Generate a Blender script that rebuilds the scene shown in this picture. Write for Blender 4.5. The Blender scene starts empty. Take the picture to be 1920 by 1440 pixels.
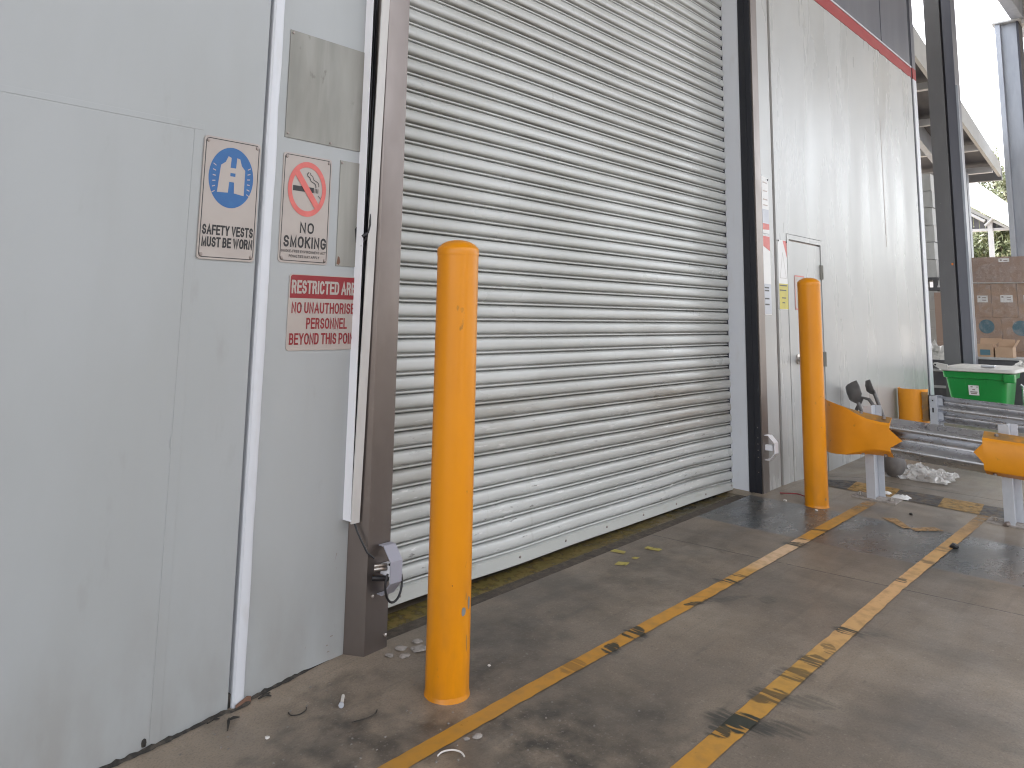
import bpy, bmesh, math, random
from mathutils import Vector, Matrix, noise as mnoise
random.seed(7)
R = math.radians
S = bpy.context.scene
DENOISE = True
COL = S.collection

# ---------------------------------------------------------------- camera
cam_d = bpy.data.cameras.new('camera')
cam = bpy.data.objects.new('camera', cam_d)
COL.objects.link(cam)
cam.matrix_world = Matrix(((0.66061309, -0.11737813, -0.74149357, 0.0),
                           (-0.75055554, -0.08218484, -0.65567678, 0.0),
                           (0.01602259, 0.98968077, -0.14239119, 1.195),
                           (0, 0, 0, 1)))
cam_d.sensor_width = 36.0
cam_d.lens = 1493.0 / 1920.0 * 36.0
cam_d.shift_y = (377.0 - 720.0) / 1920.0
cam_d.clip_start = 0.05
cam_d.clip_end = 500.0
S.camera = cam

# ---------------------------------------------------------------- sky, sun, exposure
SUN_EL, SUN_AZ = 52.0, 62.0           # azimuth measured from +x towards +y
w = bpy.data.worlds.new('World')
S.world = w
w.use_nodes = True
wn, wl = w.node_tree.nodes, w.node_tree.links
for n in list(wn): wn.remove(n)
sky = wn.new('ShaderNodeTexSky')
sky.sky_type = 'NISHITA'
sky.sun_disc = False
sky.sun_elevation = R(SUN_EL)
sky.sun_rotation = R(90 - SUN_AZ)
sky.dust_density = 4.0
sky.air_density = 1.0
hs = wn.new('ShaderNodeHueSaturation')
hs.inputs['Saturation'].default_value = 0.22
bg = wn.new('ShaderNodeBackground')
bg.inputs['Strength'].default_value = 0.15
wo = wn.new('ShaderNodeOutputWorld')
wl.new(sky.outputs[0], hs.inputs['Color'])
wl.new(hs.outputs[0], bg.inputs['Color'])
wl.new(bg.outputs[0], wo.inputs['Surface'])

sd = bpy.data.lights.new('sun', 'SUN')
sd.energy = 1.2
sd.angle = R(12)
sd.color = (1.0, 0.96, 0.9)
so = bpy.data.objects.new('sun', sd)
COL.objects.link(so)
dirv = Vector((math.cos(R(SUN_EL)) * math.cos(R(SUN_AZ)), math.cos(R(SUN_EL)) * math.sin(R(SUN_AZ)), math.sin(R(SUN_EL))))
so.rotation_euler = dirv.to_track_quat('Z', 'Y').to_euler()
so.location = (0, 0, 30)

S.view_settings.view_transform = 'Standard'
S.view_settings.look = 'None'
S.view_settings.gamma = 1.0
S.view_settings.exposure = 2.7
S.render.engine = 'CYCLES'
S.cycles.pixel_filter_type = 'BLACKMAN_HARRIS'
S.cycles.filter_width = 1.15
S.cycles.use_denoising = DENOISE
S.cycles.max_bounces = 10
S.cycles.diffuse_bounces = 6
S.cycles.transparent_max_bounces = 16

# ---------------------------------------------------------------- helpers
class MB:
    """collects geometry, links it as ONE mesh object"""
    def __init__(s): s.v, s.f, s.m = [], [], []
    def add(s, verts, faces, mi=0):
        o = len(s.v)
        s.v += [tuple(p) for p in verts]
        for f in faces:
            s.f.append(tuple(o + i for i in f)); s.m.append(mi)
        return s
    def box(s, x0, x1, y0, y1, z0, z1, mi=0):
        v = [(x0, y0, z0), (x1, y0, z0), (x1, y1, z0), (x0, y1, z0), (x0, y0, z1), (x1, y0, z1), (x1, y1, z1), (x0, y1, z1)]
        return s.add(v, [(0, 3, 2, 1), (4, 5, 6, 7), (0, 1, 5, 4), (1, 2, 6, 5), (2, 3, 7, 6), (3, 0, 4, 7)], mi)
    def prism(s, poly, d, mi=0):
        """closed polygon (3D points, one plane) pushed along vector d"""
        n = len(poly); d = Vector(d)
        v = [Vector(p) for p in poly] + [Vector(p) + d for p in poly]
        fs = [tuple(reversed(range(n))), tuple(range(n, 2 * n))]
        fs += [(i, (i + 1) % n, n + (i + 1) % n, n + i) for i in range(n)]
        return s.add(v, fs, mi)
    def loft(s, rings, closed=True, caps=True, mi=0):
        n = len(rings[0]); v = [p for r in rings for p in r]; fs = []
        for k in range(len(rings) - 1):
            for i in range(n if closed else n - 1):
                j = (i + 1) % n
                fs.append((k * n + i, k * n + j, (k + 1) * n + j, (k + 1) * n + i))
        if caps and closed:
            fs.append(tuple(reversed(range(n)))); fs.append(tuple((len(rings) - 1) * n + i for i in range(n)))
        return s.add(v, fs, mi)
    def tube(s, pts, r, n=8, mi=0):
        pts = [Vector(p) for p in pts]; rings = []
        prev = None
        for i, p in enumerate(pts):
            t = (pts[min(i + 1, len(pts) - 1)] - pts[max(i - 1, 0)]).normalized()
            if prev is None:
                a = t.orthogonal().normalized()
            else:
                a = (prev - t * prev.dot(t)).normalized()
            prev = a; b = t.cross(a)
            rr = r[i] if isinstance(r, (list, tuple)) else r
            rings.append([p + (a * math.cos(q) + b * math.sin(q)) * rr for q in [2 * math.pi * k / n for k in range(n)]])
        return s.loft(rings, mi=mi)
    def lathe(s, prof, c=(0, 0, 0), n=32, mi=0):
        """profile of (radius, z) about a vertical axis at c"""
        rings = [[(c[0] + r * math.cos(2 * math.pi * k / n), c[1] + r * math.sin(2 * math.pi * k / n), c[2] + z) for k in range(n)] for r, z in prof]
        return s.loft(rings, mi=mi)
    def build(s, name, mats, parent=None, bevel=0.0, smooth=None):
        me = bpy.data.meshes.new(name)
        me.from_pydata(s.v, [], s.f)
        if not isinstance(mats, (list, tuple)): mats = [mats]
        for m in mats: me.materials.append(m)
        for p, mi in zip(me.polygons, s.m): p.material_index = mi
        bm = bmesh.new(); bm.from_mesh(me)
        bmesh.ops.recalc_face_normals(bm, faces=bm.faces)
        if bevel:
            es = [e for e in bm.edges if len(e.link_faces) == 2 and e.calc_face_angle(0) > R(40)]
            bmesh.ops.bevel(bm, geom=es, offset=bevel, segments=2, profile=0.7, affect='EDGES')
        bm.to_mesh(me); bm.free()
        if smooth is not None:
            me.polygons.foreach_set('use_smooth', [True] * len(me.polygons))
            me.set_sharp_from_angle(angle=R(smooth))
        o = bpy.data.objects.new(name, me)
        COL.objects.link(o)
        if parent is not None:
            o.parent = parent
            o.location = -wpos(parent)
        return o

def wpos(o):
    p = Vector((0, 0, 0))
    while o is not None:
        p += o.location; o = o.parent
    return p

def tag(o, label, cat, group=None, kind=None):
    if label: o['label'] = label
    if cat: o['category'] = cat
    if group: o['group'] = group
    if kind: o['kind'] = kind
    return o

def thing(name, label, cat, loc, group=None):
    o = bpy.data.objects.new(name, None)
    o.empty_display_size = 0.1
    o.location = loc
    COL.objects.link(o)
    return tag(o, label, cat, group)

def structure(o):
    o['kind'] = 'structure'; return o

def sstep(x, a, b):
    t = min(1, max(0, (x - a) / (b - a))); return t * t * (3 - 2 * t)

def floor_z(x, y):
    z = -0.108 + 0.01795 * min(max(x, -4), 22) + 0.03762 * min(max(y, -6), 5)
    z -= 0.055 * (1 - sstep(x, 1.05, 1.95)) * sstep(y, 1.75, 2.35)
    z -= 0.030 * sstep(y, 2.375, 2.40) * sstep(x, 1.98, 2.0) * (1 - sstep(x, 5.14, 5.15))
    z -= 0.030 * sstep(x, 5.6, 6.1) * (1 - sstep(x, 7.0, 8.0)) * sstep(y, 2.0, 2.3) * (1 - sstep(y, 2.6, 3.5))
    return z

# ---------------------------------------------------------------- materials
def new_mat(name):
    m = bpy.data.materials.new(name); m.use_nodes = True
    nt = m.node_tree
    for n in list(nt.nodes): nt.nodes.remove(n)
    out = nt.nodes.new('ShaderNodeOutputMaterial')
    b = nt.nodes.new('ShaderNodeBsdfPrincipled')
    nt.links.new(b.outputs[0], out.inputs[0])
    return m, nt, b, out

def N(nt, t, **k):
    n = nt.nodes.new(t)
    for a, v in k.items(): setattr(n, a, v)
    return n

def noise_fac(nt, co, scale, detail=4.0, lo=0.4, hi=0.6, rough=0.55, dist=0.0):
    """noise mapped lo..hi -> 0..1; scale is a number or (x, y, z)"""
    mp = N(nt, 'ShaderNodeMapping')
    if isinstance(scale, (int, float)): scale = (scale,) * 3
    mp.inputs['Scale'].default_value = scale
    nt.links.new(co, mp.inputs['Vector'])
    nz = N(nt, 'ShaderNodeTexNoise')
    nz.inputs['Scale'].default_value = 1.0
    nz.inputs['Detail'].default_value = detail
    nz.inputs['Roughness'].default_value = rough
    nz.inputs['Distortion'].default_value = dist
    nt.links.new(mp.outputs[0], nz.inputs['Vector'])
    mr = N(nt, 'ShaderNodeMapRange')
    mr.inputs['From Min'].default_value = lo
    mr.inputs['From Max'].default_value = hi
    nt.links.new(nz.outputs['Fac'], mr.inputs['Value'])
    return mr.outputs['Result']

def math_n(nt, op, a, b=None, clamp=False):
    n = N(nt, 'ShaderNodeMath', operation=op, use_clamp=clamp)
    for i, v in enumerate((a, b)):
        if v is None: continue
        if isinstance(v, (int, float)): n.inputs[i].default_value = v
        else: nt.links.new(v, n.inputs[i])
    return n.outputs[0]

def mix(nt, fac, a, b):
    n = N(nt, 'ShaderNodeMix', data_type='RGBA')
    for i, v in ((0, fac), (6, a), (7, b)):
        if isinstance(v, (int, float)): n.inputs[i].default_value = v
        elif isinstance(v, (tuple, list)): n.inputs[i].default_value = (*v, 1.0)
        else: nt.links.new(v, n.inputs[i])
    return n.outputs[2]

def surf(name, col, rough=0.5, metal=0.0, layers=(), rvar=None, bump=(), coat=0.0, spec=None):
    """layers: (colour, scale, lo, hi, strength[, detail]); bump: (scale, strength, distance)"""
    m, nt, b, out = new_mat(name)
    co = N(nt, 'ShaderNodeTexCoord').outputs['Object']
    c = col
    for L in layers:
        f = noise_fac(nt, co, L[1], L[5] if len(L) > 5 else 5.0, L[2], L[3])
        f = math_n(nt, 'MULTIPLY', f, L[4])
        c = mix(nt, f, c, L[0])
    if isinstance(c, (tuple, list)): b.inputs['Base Color'].default_value = (*c, 1)
    else: nt.links.new(c, b.inputs['Base Color'])
    if rvar:
        f = noise_fac(nt, co, rvar[0], 5.0, 0.3, 0.7)
        mr = N(nt, 'ShaderNodeMapRange')
        mr.inputs['To Min'].default_value = rough
        mr.inputs['To Max'].default_value = rvar[1]
        nt.links.new(f, mr.inputs['Value'])
        nt.links.new(mr.outputs[0], b.inputs['Roughness'])
    else:
        b.inputs['Roughness'].default_value = rough
    b.inputs['Metallic'].default_value = metal
    b.inputs['Coat Weight'].default_value = coat
    b.inputs['Coat Roughness'].default_value = 0.12
    if spec is not None: b.inputs['Specular IOR Level'].default_value = spec
    prev = None
    for sc, st, di in bump:
        f = noise_fac(nt, co, sc, 3.0, 0.0, 1.0)
        bp = N(nt, 'ShaderNodeBump')
        bp.inputs['Strength'].default_value = st
        bp.inputs['Distance'].default_value = di
        nt.links.new(f, bp.inputs['Height'])
        if prev is not None: nt.links.new(prev, bp.inputs['Normal'])
        prev = bp.outputs[0]
    if prev is not None: nt.links.new(prev, b.inputs['Normal'])
    return m

M = {}
M['wall'] = surf('painted_panel', (0.372, 0.390, 0.398), 0.34, 0,
                 [((0.335, 0.350, 0.350), (2.0, 2.0, 0.7), 0.42, 0.62, 0.6), ((0.25, 0.25, 0.235), (9, 9, 3), 0.66, 0.78, 0.35),
                  ((0.30, 0.294, 0.28), (7, 7, 0.6), 0.55, 0.8, 0.18)],
                 ((5, 5, 2), 0.5), [((1.3, 1.3, 0.7), 0.25, 0.02), (260, 0.05, 0.001)])
M['wall_gloss'] = surf('glossy_painted_panel', (0.42, 0.427, 0.42), 0.19, 0,
                 [((0.37, 0.372, 0.362), (0.9, 0.9, 0.35), 0.42, 0.62, 0.6), ((0.29, 0.288, 0.272), (1.8, 1.8, 0.35), 0.56, 0.78, 0.45),
                  ((0.27, 0.27, 0.255), (30, 30, 14), 0.68, 0.78, 0.12), ((0.34, 0.335, 0.32), (5, 5, 0.25), 0.55, 0.78, 0.15)],
                 ((3, 3, 0.5), 0.38), [((1.4, 1.4, 0.4), 0.20, 0.02), (220, 0.05, 0.001)], coat=0.0, spec=0.5)
M['trim'] = surf('bright_white_paint', (0.60, 0.62, 0.66), 0.35, 0, [((0.52, 0.51, 0.50), (18, 18, 5), 0.6, 0.75, 0.4)],
                 bump=[((30, 30, 9), 0.4, 0.004)])
M['pvc'] = surf('white_pvc', (0.84, 0.84, 0.88), 0.42, 0, [((0.68, 0.67, 0.68), (9, 9, 3), 0.58, 0.75, 0.4)], bump=[((8, 8, 2), 0.1, 0.004)])
M['pvc_old'] = surf('greyed_pvc', (0.54, 0.525, 0.51), 0.45, 0, [((0.38, 0.365, 0.35), (9, 9, 3), 0.5, 0.7, 0.5)])
def z_dirt(m, z_lo, z_hi, col, amt, scale):
    nt = m.node_tree; b = next(n for n in nt.nodes if n.type == 'BSDF_PRINCIPLED')
    co = N(nt, 'ShaderNodeTexCoord').outputs['Object']
    sx = N(nt, 'ShaderNodeSeparateXYZ'); nt.links.new(co, sx.inputs[0])
    mr = N(nt, 'ShaderNodeMapRange'); mr.inputs['From Min'].default_value = z_hi; mr.inputs['From Max'].default_value = z_lo
    nt.links.new(sx.outputs[2], mr.inputs['Value'])
    f = math_n(nt, 'MULTIPLY', mr.outputs[0], noise_fac(nt, co, scale, 6, 0.36, 0.66))
    c = mix(nt, math_n(nt, 'MULTIPLY', f, amt), b.inputs['Base Color'].links[0].from_socket, col)
    nt.links.new(c, b.inputs['Base Color'])
z_dirt(M['wall'], -0.05, 0.45, (0.20, 0.18, 0.15), 0.45, (6, 6, 2.5))
z_dirt(M['wall_gloss'], 0.0, 0.8, (0.20, 0.18, 0.15), 0.4, (5, 5, 1.2))
def shutter_mat():
    m = surf('shutter_paint', (0.49, 0.50, 0.485), 0.24, 0,
             [((0.40, 0.405, 0.385), (1.0, 1.0, 2.2), 0.42, 0.60, 0.8), ((0.60, 0.595, 0.575), (4, 4, 40), 0.64, 0.75, 0.4)],
             ((2, 2, 5), 0.45), [((2.0, 2.0, 5), 0.16, 0.012), (180, 0.06, 0.001)], coat=0.3)
    nt = m.node_tree; b = next(n for n in nt.nodes if n.type == 'BSDF_PRINCIPLED')
    co = N(nt, 'ShaderNodeTexCoord').outputs['Object']
    sx = N(nt, 'ShaderNodeSeparateXYZ'); nt.links.new(co, sx.inputs[0])
    c = b.inputs['Base Color'].links[0].from_socket
    # shade on each slat's underside painted dark, patchy with grime
    ph = math_n(nt, 'FRACT', math_n(nt, 'DIVIDE', math_n(nt, 'SUBTRACT', sx.outputs[2], 0.1125), 0.0753))
    jn = N(nt, 'ShaderNodeMapRange'); jn.inputs['From Min'].default_value = 0.075; jn.inputs['From Max'].default_value = 0.035
    nt.links.new(math_n(nt, 'ABSOLUTE', math_n(nt, 'SUBTRACT', ph, 0.235)), jn.inputs['Value'])
    under_shade = math_n(nt, 'MULTIPLY', jn.outputs[0], noise_fac(nt, co, (2.2, 2.2, 1.2), 5, 0.25, 0.7))
    c = mix(nt, math_n(nt, 'MULTIPLY', under_shade, 0.85), c, (0.15, 0.145, 0.125))
    # rubbed, dirty belt at bumper height
    d = math_n(nt, 'ABSOLUTE', math_n(nt, 'SUBTRACT', sx.outputs[2], 0.66))
    bl = N(nt, 'ShaderNodeMapRange', interpolation_type='SMOOTHSTEP'); bl.inputs['From Min'].default_value = 0.30; bl.inputs['From Max'].default_value = 0.06
    nt.links.new(d, bl.inputs['Value'])
    bt = math_n(nt, 'MULTIPLY', bl.outputs[0], noise_fac(nt, co, (1.5, 1.5, 7), 6, 0.30, 0.62))
    c = mix(nt, math_n(nt, 'MULTIPLY', bt, 0.75), c, (0.24, 0.22, 0.185))
    # drips and scrapes
    c = mix(nt, math_n(nt, 'MULTIPLY', noise_fac(nt, co, (26, 26, 1.5), 4, 0.62, 0.78), 0.35), c, (0.24, 0.22, 0.18))
    lowm = N(nt, 'ShaderNodeMapRange'); lowm.inputs['From Min'].default_value = 1.0; lowm.inputs['From Max'].default_value = 0.3
    nt.links.new(sx.outputs[2], lowm.inputs['Value'])
    c = mix(nt, math_n(nt, 'MULTIPLY', math_n(nt, 'MULTIPLY', noise_fac(nt, co, (9, 9, 55), 6, 0.61, 0.68), lowm.outputs[0]), 0.7), c, (0.72, 0.72, 0.70))
    c = mix(nt, math_n(nt, 'MULTIPLY', math_n(nt, 'MULTIPLY', noise_fac(nt, co, (14, 14, 60), 6, 0.66, 0.72), lowm.outputs[0]), 0.8), c, (0.10, 0.09, 0.08))
    nt.links.new(c, b.inputs['Base Color'])
    return m
M['shutter'] = shutter_mat()
M['bar'] = surf('bottom_bar_paint', (0.50, 0.51, 0.485), 0.4, 0, [((0.30, 0.28, 0.22), (5, 5, 22), 0.56, 0.76, 0.6)])
M['steel'] = surf('brushed_stainless', (0.215, 0.188, 0.175), 0.30, 0.92,
                 [((0.145, 0.122, 0.112), (2, 2, 0.9), 0.42, 0.62, 0.8), ((0.22, 0.19, 0.175), (22, 22, 16), 0.66, 0.74, 0.5)],
                 ((8, 8, 4), 0.42), [((160, 160, 4), 0.06, 0.001)])
M['plate'] = surf('bare_metal_patch', (0.27, 0.265, 0.24), 0.42, 0.35,
                 [((0.19, 0.186, 0.166), (7, 7, 1.4), 0.42, 0.64, 0.8), ((0.35, 0.345, 0.315), (13, 13, 1.1), 0.55, 0.7, 0.5),
                  ((0.09, 0.075, 0.06), (17, 17, 8), 0.66, 0.74, 0.7)], ((6, 6, 2), 0.6))
M['yellow'] = surf('yellow_enamel', (0.70, 0.255, 0.001), 0.3, 0,
                 [((0.62, 0.216, 0.001), (6, 6, 2), 0.45, 0.65, 0.6), ((0.22, 0.10, 0.02), (24, 24, 12), 0.69, 0.75, 0.6)],
                 ((7, 7, 3), 0.42), [(60, 0.08, 0.002), ((5, 5, 2), 0.1, 0.01)], coat=0.1, spec=0.35)
z_dirt(M['yellow'], 0.0, 0.5, (0.22, 0.10, 0.02), 0.45, (16, 16, 5))
M['yellow_rail'] = surf('yellow_rail_paint', (0.80, 0.31, 0.012), 0.4, 0,
                 [((0.70, 0.26, 0.010), 6, 0.45, 0.65, 0.6), ((0.26, 0.13, 0.03), 20, 0.66, 0.75, 0.6)], bump=[(70, 0.06, 0.002)])
M['yellow_dirty'] = surf('grimy_yellow_paint', (0.36, 0.19, 0.05), 0.6, 0,
                 [((0.20, 0.13, 0.07), 14, 0.4, 0.6, 0.8), ((0.62, 0.25, 0.02), 9, 0.56, 0.68, 0.8)])
M['galv'] = surf('galvanised_steel', (0.60, 0.61, 0.64), 0.19, 0.95,
                 [((0.50, 0.51, 0.535), (14, 5, 14), 0.42, 0.62, 0.7), ((0.17, 0.16, 0.15), (26, 12, 26), 0.68, 0.76, 0.6)], ((20, 9, 20), 0.4))
M['lilac'] = surf('lilac_grey_plastic', (0.36, 0.36, 0.42), 0.4)
M['galv_matt'] = surf('galvanised_post', (0.50, 0.52, 0.56), 0.5, 0.25,
                 [((0.46, 0.48, 0.52), 26, 0.42, 0.62, 0.6), ((0.25, 0.23, 0.2), 30, 0.66, 0.76, 0.5)])
M['chip_grey'] = surf('grey_primer', (0.20, 0.205, 0.20), 0.5)
M['black'] = surf('black_rubber', (0.010, 0.011, 0.017), 0.42, 0, [((0.05, 0.05, 0.055), (40, 40, 9), 0.66, 0.78, 0.7)], bump=[((30, 30, 4), 0.2, 0.004)])
M['cable'] = surf('black_cable', (0.013, 0.013, 0.016), 0.4)
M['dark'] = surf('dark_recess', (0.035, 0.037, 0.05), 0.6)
M['sign'] = surf('sign_face', (0.40, 0.355, 0.325), 0.36, 0, [((0.355, 0.31, 0.285), 9, 0.45, 0.65, 0.5), ((0.36, 0.31, 0.26), 45, 0.69, 0.76, 0.4)])
M['ink'] = surf('black_ink', (0.012, 0.012, 0.014), 0.4)
M['ink_red'] = surf('dark_red_ink', (0.23, 0.012, 0.018), 0.42, 0, [((0.30, 0.02, 0.03), 20, 0.5, 0.7, 0.5)])
M['ink_pink'] = surf('faded_red_ink', (0.56, 0.115, 0.10), 0.42, 0, [((0.72, 0.19, 0.17), 20, 0.5, 0.7, 0.5)])
M['ink_blue'] = surf('blue_ink', (0.012, 0.10, 0.29), 0.4, 0, [((0.02, 0.13, 0.33), 26, 0.5, 0.7, 0.5)])
M['rivet'] = surf('rivet_metal', (0.28, 0.24, 0.22), 0.4, 0.7)
M['bolt'] = surf('bolt_metal', (0.5, 0.47, 0.44), 0.3, 0.9, [((0.25, 0.16, 0.1), 90, 0.5, 0.65, 0.5)])
M['red'] = surf('red_band_paint', (0.30, 0.026, 0.026), 0.6, 0, [((0.32, 0.06, 0.055), (4, 4, 14), 0.48, 0.7, 0.6), ((0.22, 0.03, 0.03), (12, 12, 30), 0.6, 0.75, 0.4)])
M['slate'] = surf('dark_grey_cladding', (0.105, 0.11, 0.135), 0.33, 0, [((0.15, 0.155, 0.18), (3, 3, 0.4), 0.45, 0.65, 0.6)], bump=[((3, 3, 0.4), 0.2, 0.02)])
M['column'] = surf('dark_grey_column_paint', (0.125, 0.125, 0.13), 0.42, 0, [((0.15, 0.15, 0.155), (8, 8, 2), 0.5, 0.7, 0.5), ((0.25, 0.24, 0.23), 30, 0.7, 0.77, 0.5)])
M['column_light'] = surf('galvanised_column', (0.36, 0.385, 0.43), 0.45, 0.2, [((0.29, 0.315, 0.36), (9, 9, 2), 0.42, 0.62, 0.7)])
M['roof'] = surf('roof_sheet', (0.46, 0.455, 0.44), 0.5, 0.1, [((0.36, 0.35, 0.33), 1.5, 0.45, 0.65, 0.5)])
M['fascia'] = surf('fascia_metal', (0.40, 0.40, 0.39), 0.45, 0, [((0.33, 0.33, 0.32), 3, 0.45, 0.65, 0.5)])
M['soffit'] = surf('dark_roof_lining', (0.06, 0.06, 0.072), 0.6, 0, [((0.12, 0.115, 0.12), 2, 0.45, 0.65, 0.6)])
M['purlin'] = surf('pale_purlin', (0.46, 0.46, 0.47), 0.4)
M['whiteroof'] = surf('white_roof', (0.82, 0.82, 0.82), 0.4)
M['card'] = surf('brown_cardboard', (0.36, 0.245, 0.175), 0.7, 0, [((0.30, 0.20, 0.14), 5, 0.45, 0.65, 0.6)])
M['card_top'] = surf('dull_cardboard', (0.30, 0.21, 0.165), 0.6, 0, [((0.28, 0.195, 0.15), (3, 3, 22), 0.5, 0.68, 0.6)])  # duller brown for the top tier, tape seams and upright cartons
M['card_light'] = surf('fresh_cardboard', (0.44, 0.30, 0.20), 0.75, 0, [((0.38, 0.255, 0.165), 6, 0.45, 0.65, 0.6)])
M['paper'] = surf('white_label', (0.74, 0.74, 0.73), 0.5)
M['teal'] = surf('faded_teal_print', (0.075, 0.16, 0.20), 0.6, 0, [((0.13, 0.17, 0.18), 30, 0.55, 0.68, 0.4)])
M['crate'] = surf('grey_white_wrapped_carton', (0.42, 0.425, 0.42), 0.5, 0, [((0.30, 0.30, 0.29), (7, 7, 3), 0.45, 0.65, 0.6)])
M['crate_dark'] = surf('dark_grey_crate', (0.075, 0.075, 0.082), 0.5, 0, [((0.13, 0.125, 0.12), 9, 0.5, 0.7, 0.5)])
M['green'] = surf('green_plastic', (0.008, 0.26, 0.045), 0.38, 0, [((0.010, 0.24, 0.045), 7, 0.45, 0.65, 0.6), ((0.10, 0.33, 0.13), (30, 30, 12), 0.64, 0.76, 0.4)])
M['lid'] = surf('white_plastic_lid', (0.50, 0.49, 0.46), 0.5, 0, [((0.46, 0.44, 0.40), 12, 0.5, 0.7, 0.6)])
M['shovel'] = surf('dark_shovel_plastic', (0.12, 0.113, 0.11), 0.42, 0.2, [((0.15, 0.14, 0.135), 26, 0.5, 0.68, 0.6)])
M['bag'] = surf('dark_grey_sack', (0.12, 0.11, 0.105), 0.6, 0, [((0.2, 0.18, 0.165), 12, 0.45, 0.65, 0.6)])
M['leafdirt'] = surf('brown_litter', (0.17, 0.09, 0.06), 0.8)
M['grime'] = surf('black_grime', (0.025, 0.023, 0.02), 0.85, 0, [((0.09, 0.075, 0.06), 40, 0.5, 0.65, 0.6)])
M['chip'] = surf('concrete_chip', (0.33, 0.30, 0.275), 0.85, 0, [((0.2, 0.18, 0.16), 40, 0.45, 0.6, 0.7)])
M['grit'] = surf('grey_grit', (0.22, 0.20, 0.18), 0.9)
M['chalk'] = surf('pale_scrap', (0.66, 0.63, 0.59), 0.6)
M['signyellow'] = surf('yellow_green_sign', (0.50, 0.43, 0.03), 0.3, 0, [((0.40, 0.33, 0.03), 14, 0.45, 0.65, 0.5)])
M['bark'] = surf('tree_bark', (0.12, 0.095, 0.075), 0.9)
def leaf_mat(name, a, b_):
    return surf(name, a, 0.55, 0, [(b_, 1.1, 0.42, 0.6, 1.0)])
M['leaf'] = leaf_mat('gum_leaves', (0.12, 0.15, 0.065), (0.19, 0.19, 0.095))

def film_mat(name, tint, clear, rough, var=0.35):
    m, nt, b, out = new_mat(name)
    co = N(nt, 'ShaderNodeTexCoord').outputs['Object']
    b.inputs['Base Color'].default_value = (*tint, 1)
    b.inputs['Roughness'].default_value = rough
    f = noise_fac(nt, co, 14, 4, 0.40, 0.65)
    tr = N(nt, 'ShaderNodeBsdfTransparent')
    ms = N(nt, 'ShaderNodeMixShader')
    mr = N(nt, 'ShaderNodeMapRange')
    mr.inputs['To Min'].default_value = clear
    mr.inputs['To Max'].default_value = clear - var
    nt.links.new(f, mr.inputs['Value'])
    nt.links.new(mr.outputs[0], ms.inputs[0])
    nt.links.new(b.outputs[0], ms.inputs[1]); nt.links.new(tr.outputs[0], ms.inputs[2])
    nt.links.new(ms.outputs[0], out.inputs[0])
    return m
M['film'] = film_mat('clear_plastic_film', (0.75, 0.74, 0.72), 0.62, 0.12)
M['wrap'] = film_mat('stretch_wrap_film', (0.62, 0.60, 0.60), 0.97, 0.08, 0.22)

# scuffs, oil and tyre marks on the floor: (x, y, half length, half width, angle, strength)
SCUFF = [
    (2.44, 1.19, 0.060, 0.11, 20, 1.0), (2.49, 1.10, 0.10, 0.05, -62, 0.75), (2.36, 1.225, 0.05, 0.035, 10, 0.9),
    (2.66, 1.20, 0.055, 0.07, 50, 0.75), (2.70, 1.11, 0.11, 0.045, -55, 0.5), (2.86, 1.20, 0.06, 0.06, 30, 0.7),
    (3.0, 1.205, 0.05, 0.03, 60, 0.8), (3.03, 1.18, 0.03, 0.04, 60, 0.7), (3.15, 1.185, 0.05, 0.03, 30, 0.55), (3.36, 1.18, 0.035, 0.06, 0, 0.95),
    (3.40, 1.12, 0.08, 0.022, -60, 0.45), (4.12, 1.205, 0.03, 0.03, 0, 0.8), (4.50, 1.19, 0.03, 0.05, 0, 0.6), (4.78, 1.19, 0.04, 0.04, 0, 0.5),
    (2.74, 1.765, 0.055, 0.045, 40, 0.95), (2.57, 1.755, 0.045, 0.035, 30, 0.95), (3.17, 1.745, 0.05, 0.02, -25, 0.9), (3.30, 1.69, 0.16, 0.018, -28, 0.5),
    (3.51, 1.765, 0.03, 0.07, 20, 0.95), (3.62, 1.76, 0.02, 0.06, 20, 0.7), (4.27, 1.765, 0.035, 0.07, 30, 0.95), (4.38, 1.77, 0.02, 0.06, 30, 0.8),
    (4.62, 1.77, 0.02, 0.07, 30, 0.85), (4.60, 1.70, 0.15, 0.02, -10, 0.5), (3.45, 1.55, 0.05, 0.04, 0, 0.55), (2.36, 1.775, 0.06, 0.05, 30, 0.4),
]
OIL = [  # wide soft dark stains
    (1.95, 1.57, 0.36, 0.22, 35, 0.95), (1.50, 1.97, 0.24, 0.15, 10, 0.9), (1.66, 1.86, 0.24, 0.12, -20, 0.85), (2.40, 2.09, 0.42, 0.13, 0, 0.65),
    (2.15, 1.98, 0.24, 0.10, 0, 0.75), (1.72, 2.20, 0.18, 0.10, 0, 0.6), (4.75, 2.2, 0.3, 0.12, 0, 0.5), (4.55, 1.5, 0.22, 0.05, -15, 0.5),
    (3.3, 2.15, 0.9, 0.20, 0, 0.5), (3.0, 0.72, 0.5, 0.10, -50, 0.22), (4.62, 1.27, 0.10, 0.03, 0, 0.7), (4.55, 1.42, 0.10, 0.03, 0, 0.7),
    (2.15, 1.40, 0.30, 0.14, 20, 0.7), (3.4, 1.45, 0.55, 0.10, 10, 0.2), (3.9, 2.1, 0.35, 0.14, 0, 0.5), (5.3, 1.3, 0.3, 0.05, 10, 0.4), (1.75, 1.50, 0.25, 0.10, 20, 0.7),
    (6.4, 1.6, 0.5, 0.25, 0, 0.5), (2.7, 0.95, 0.30, 0.07, -40, 0.25),
]
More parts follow.
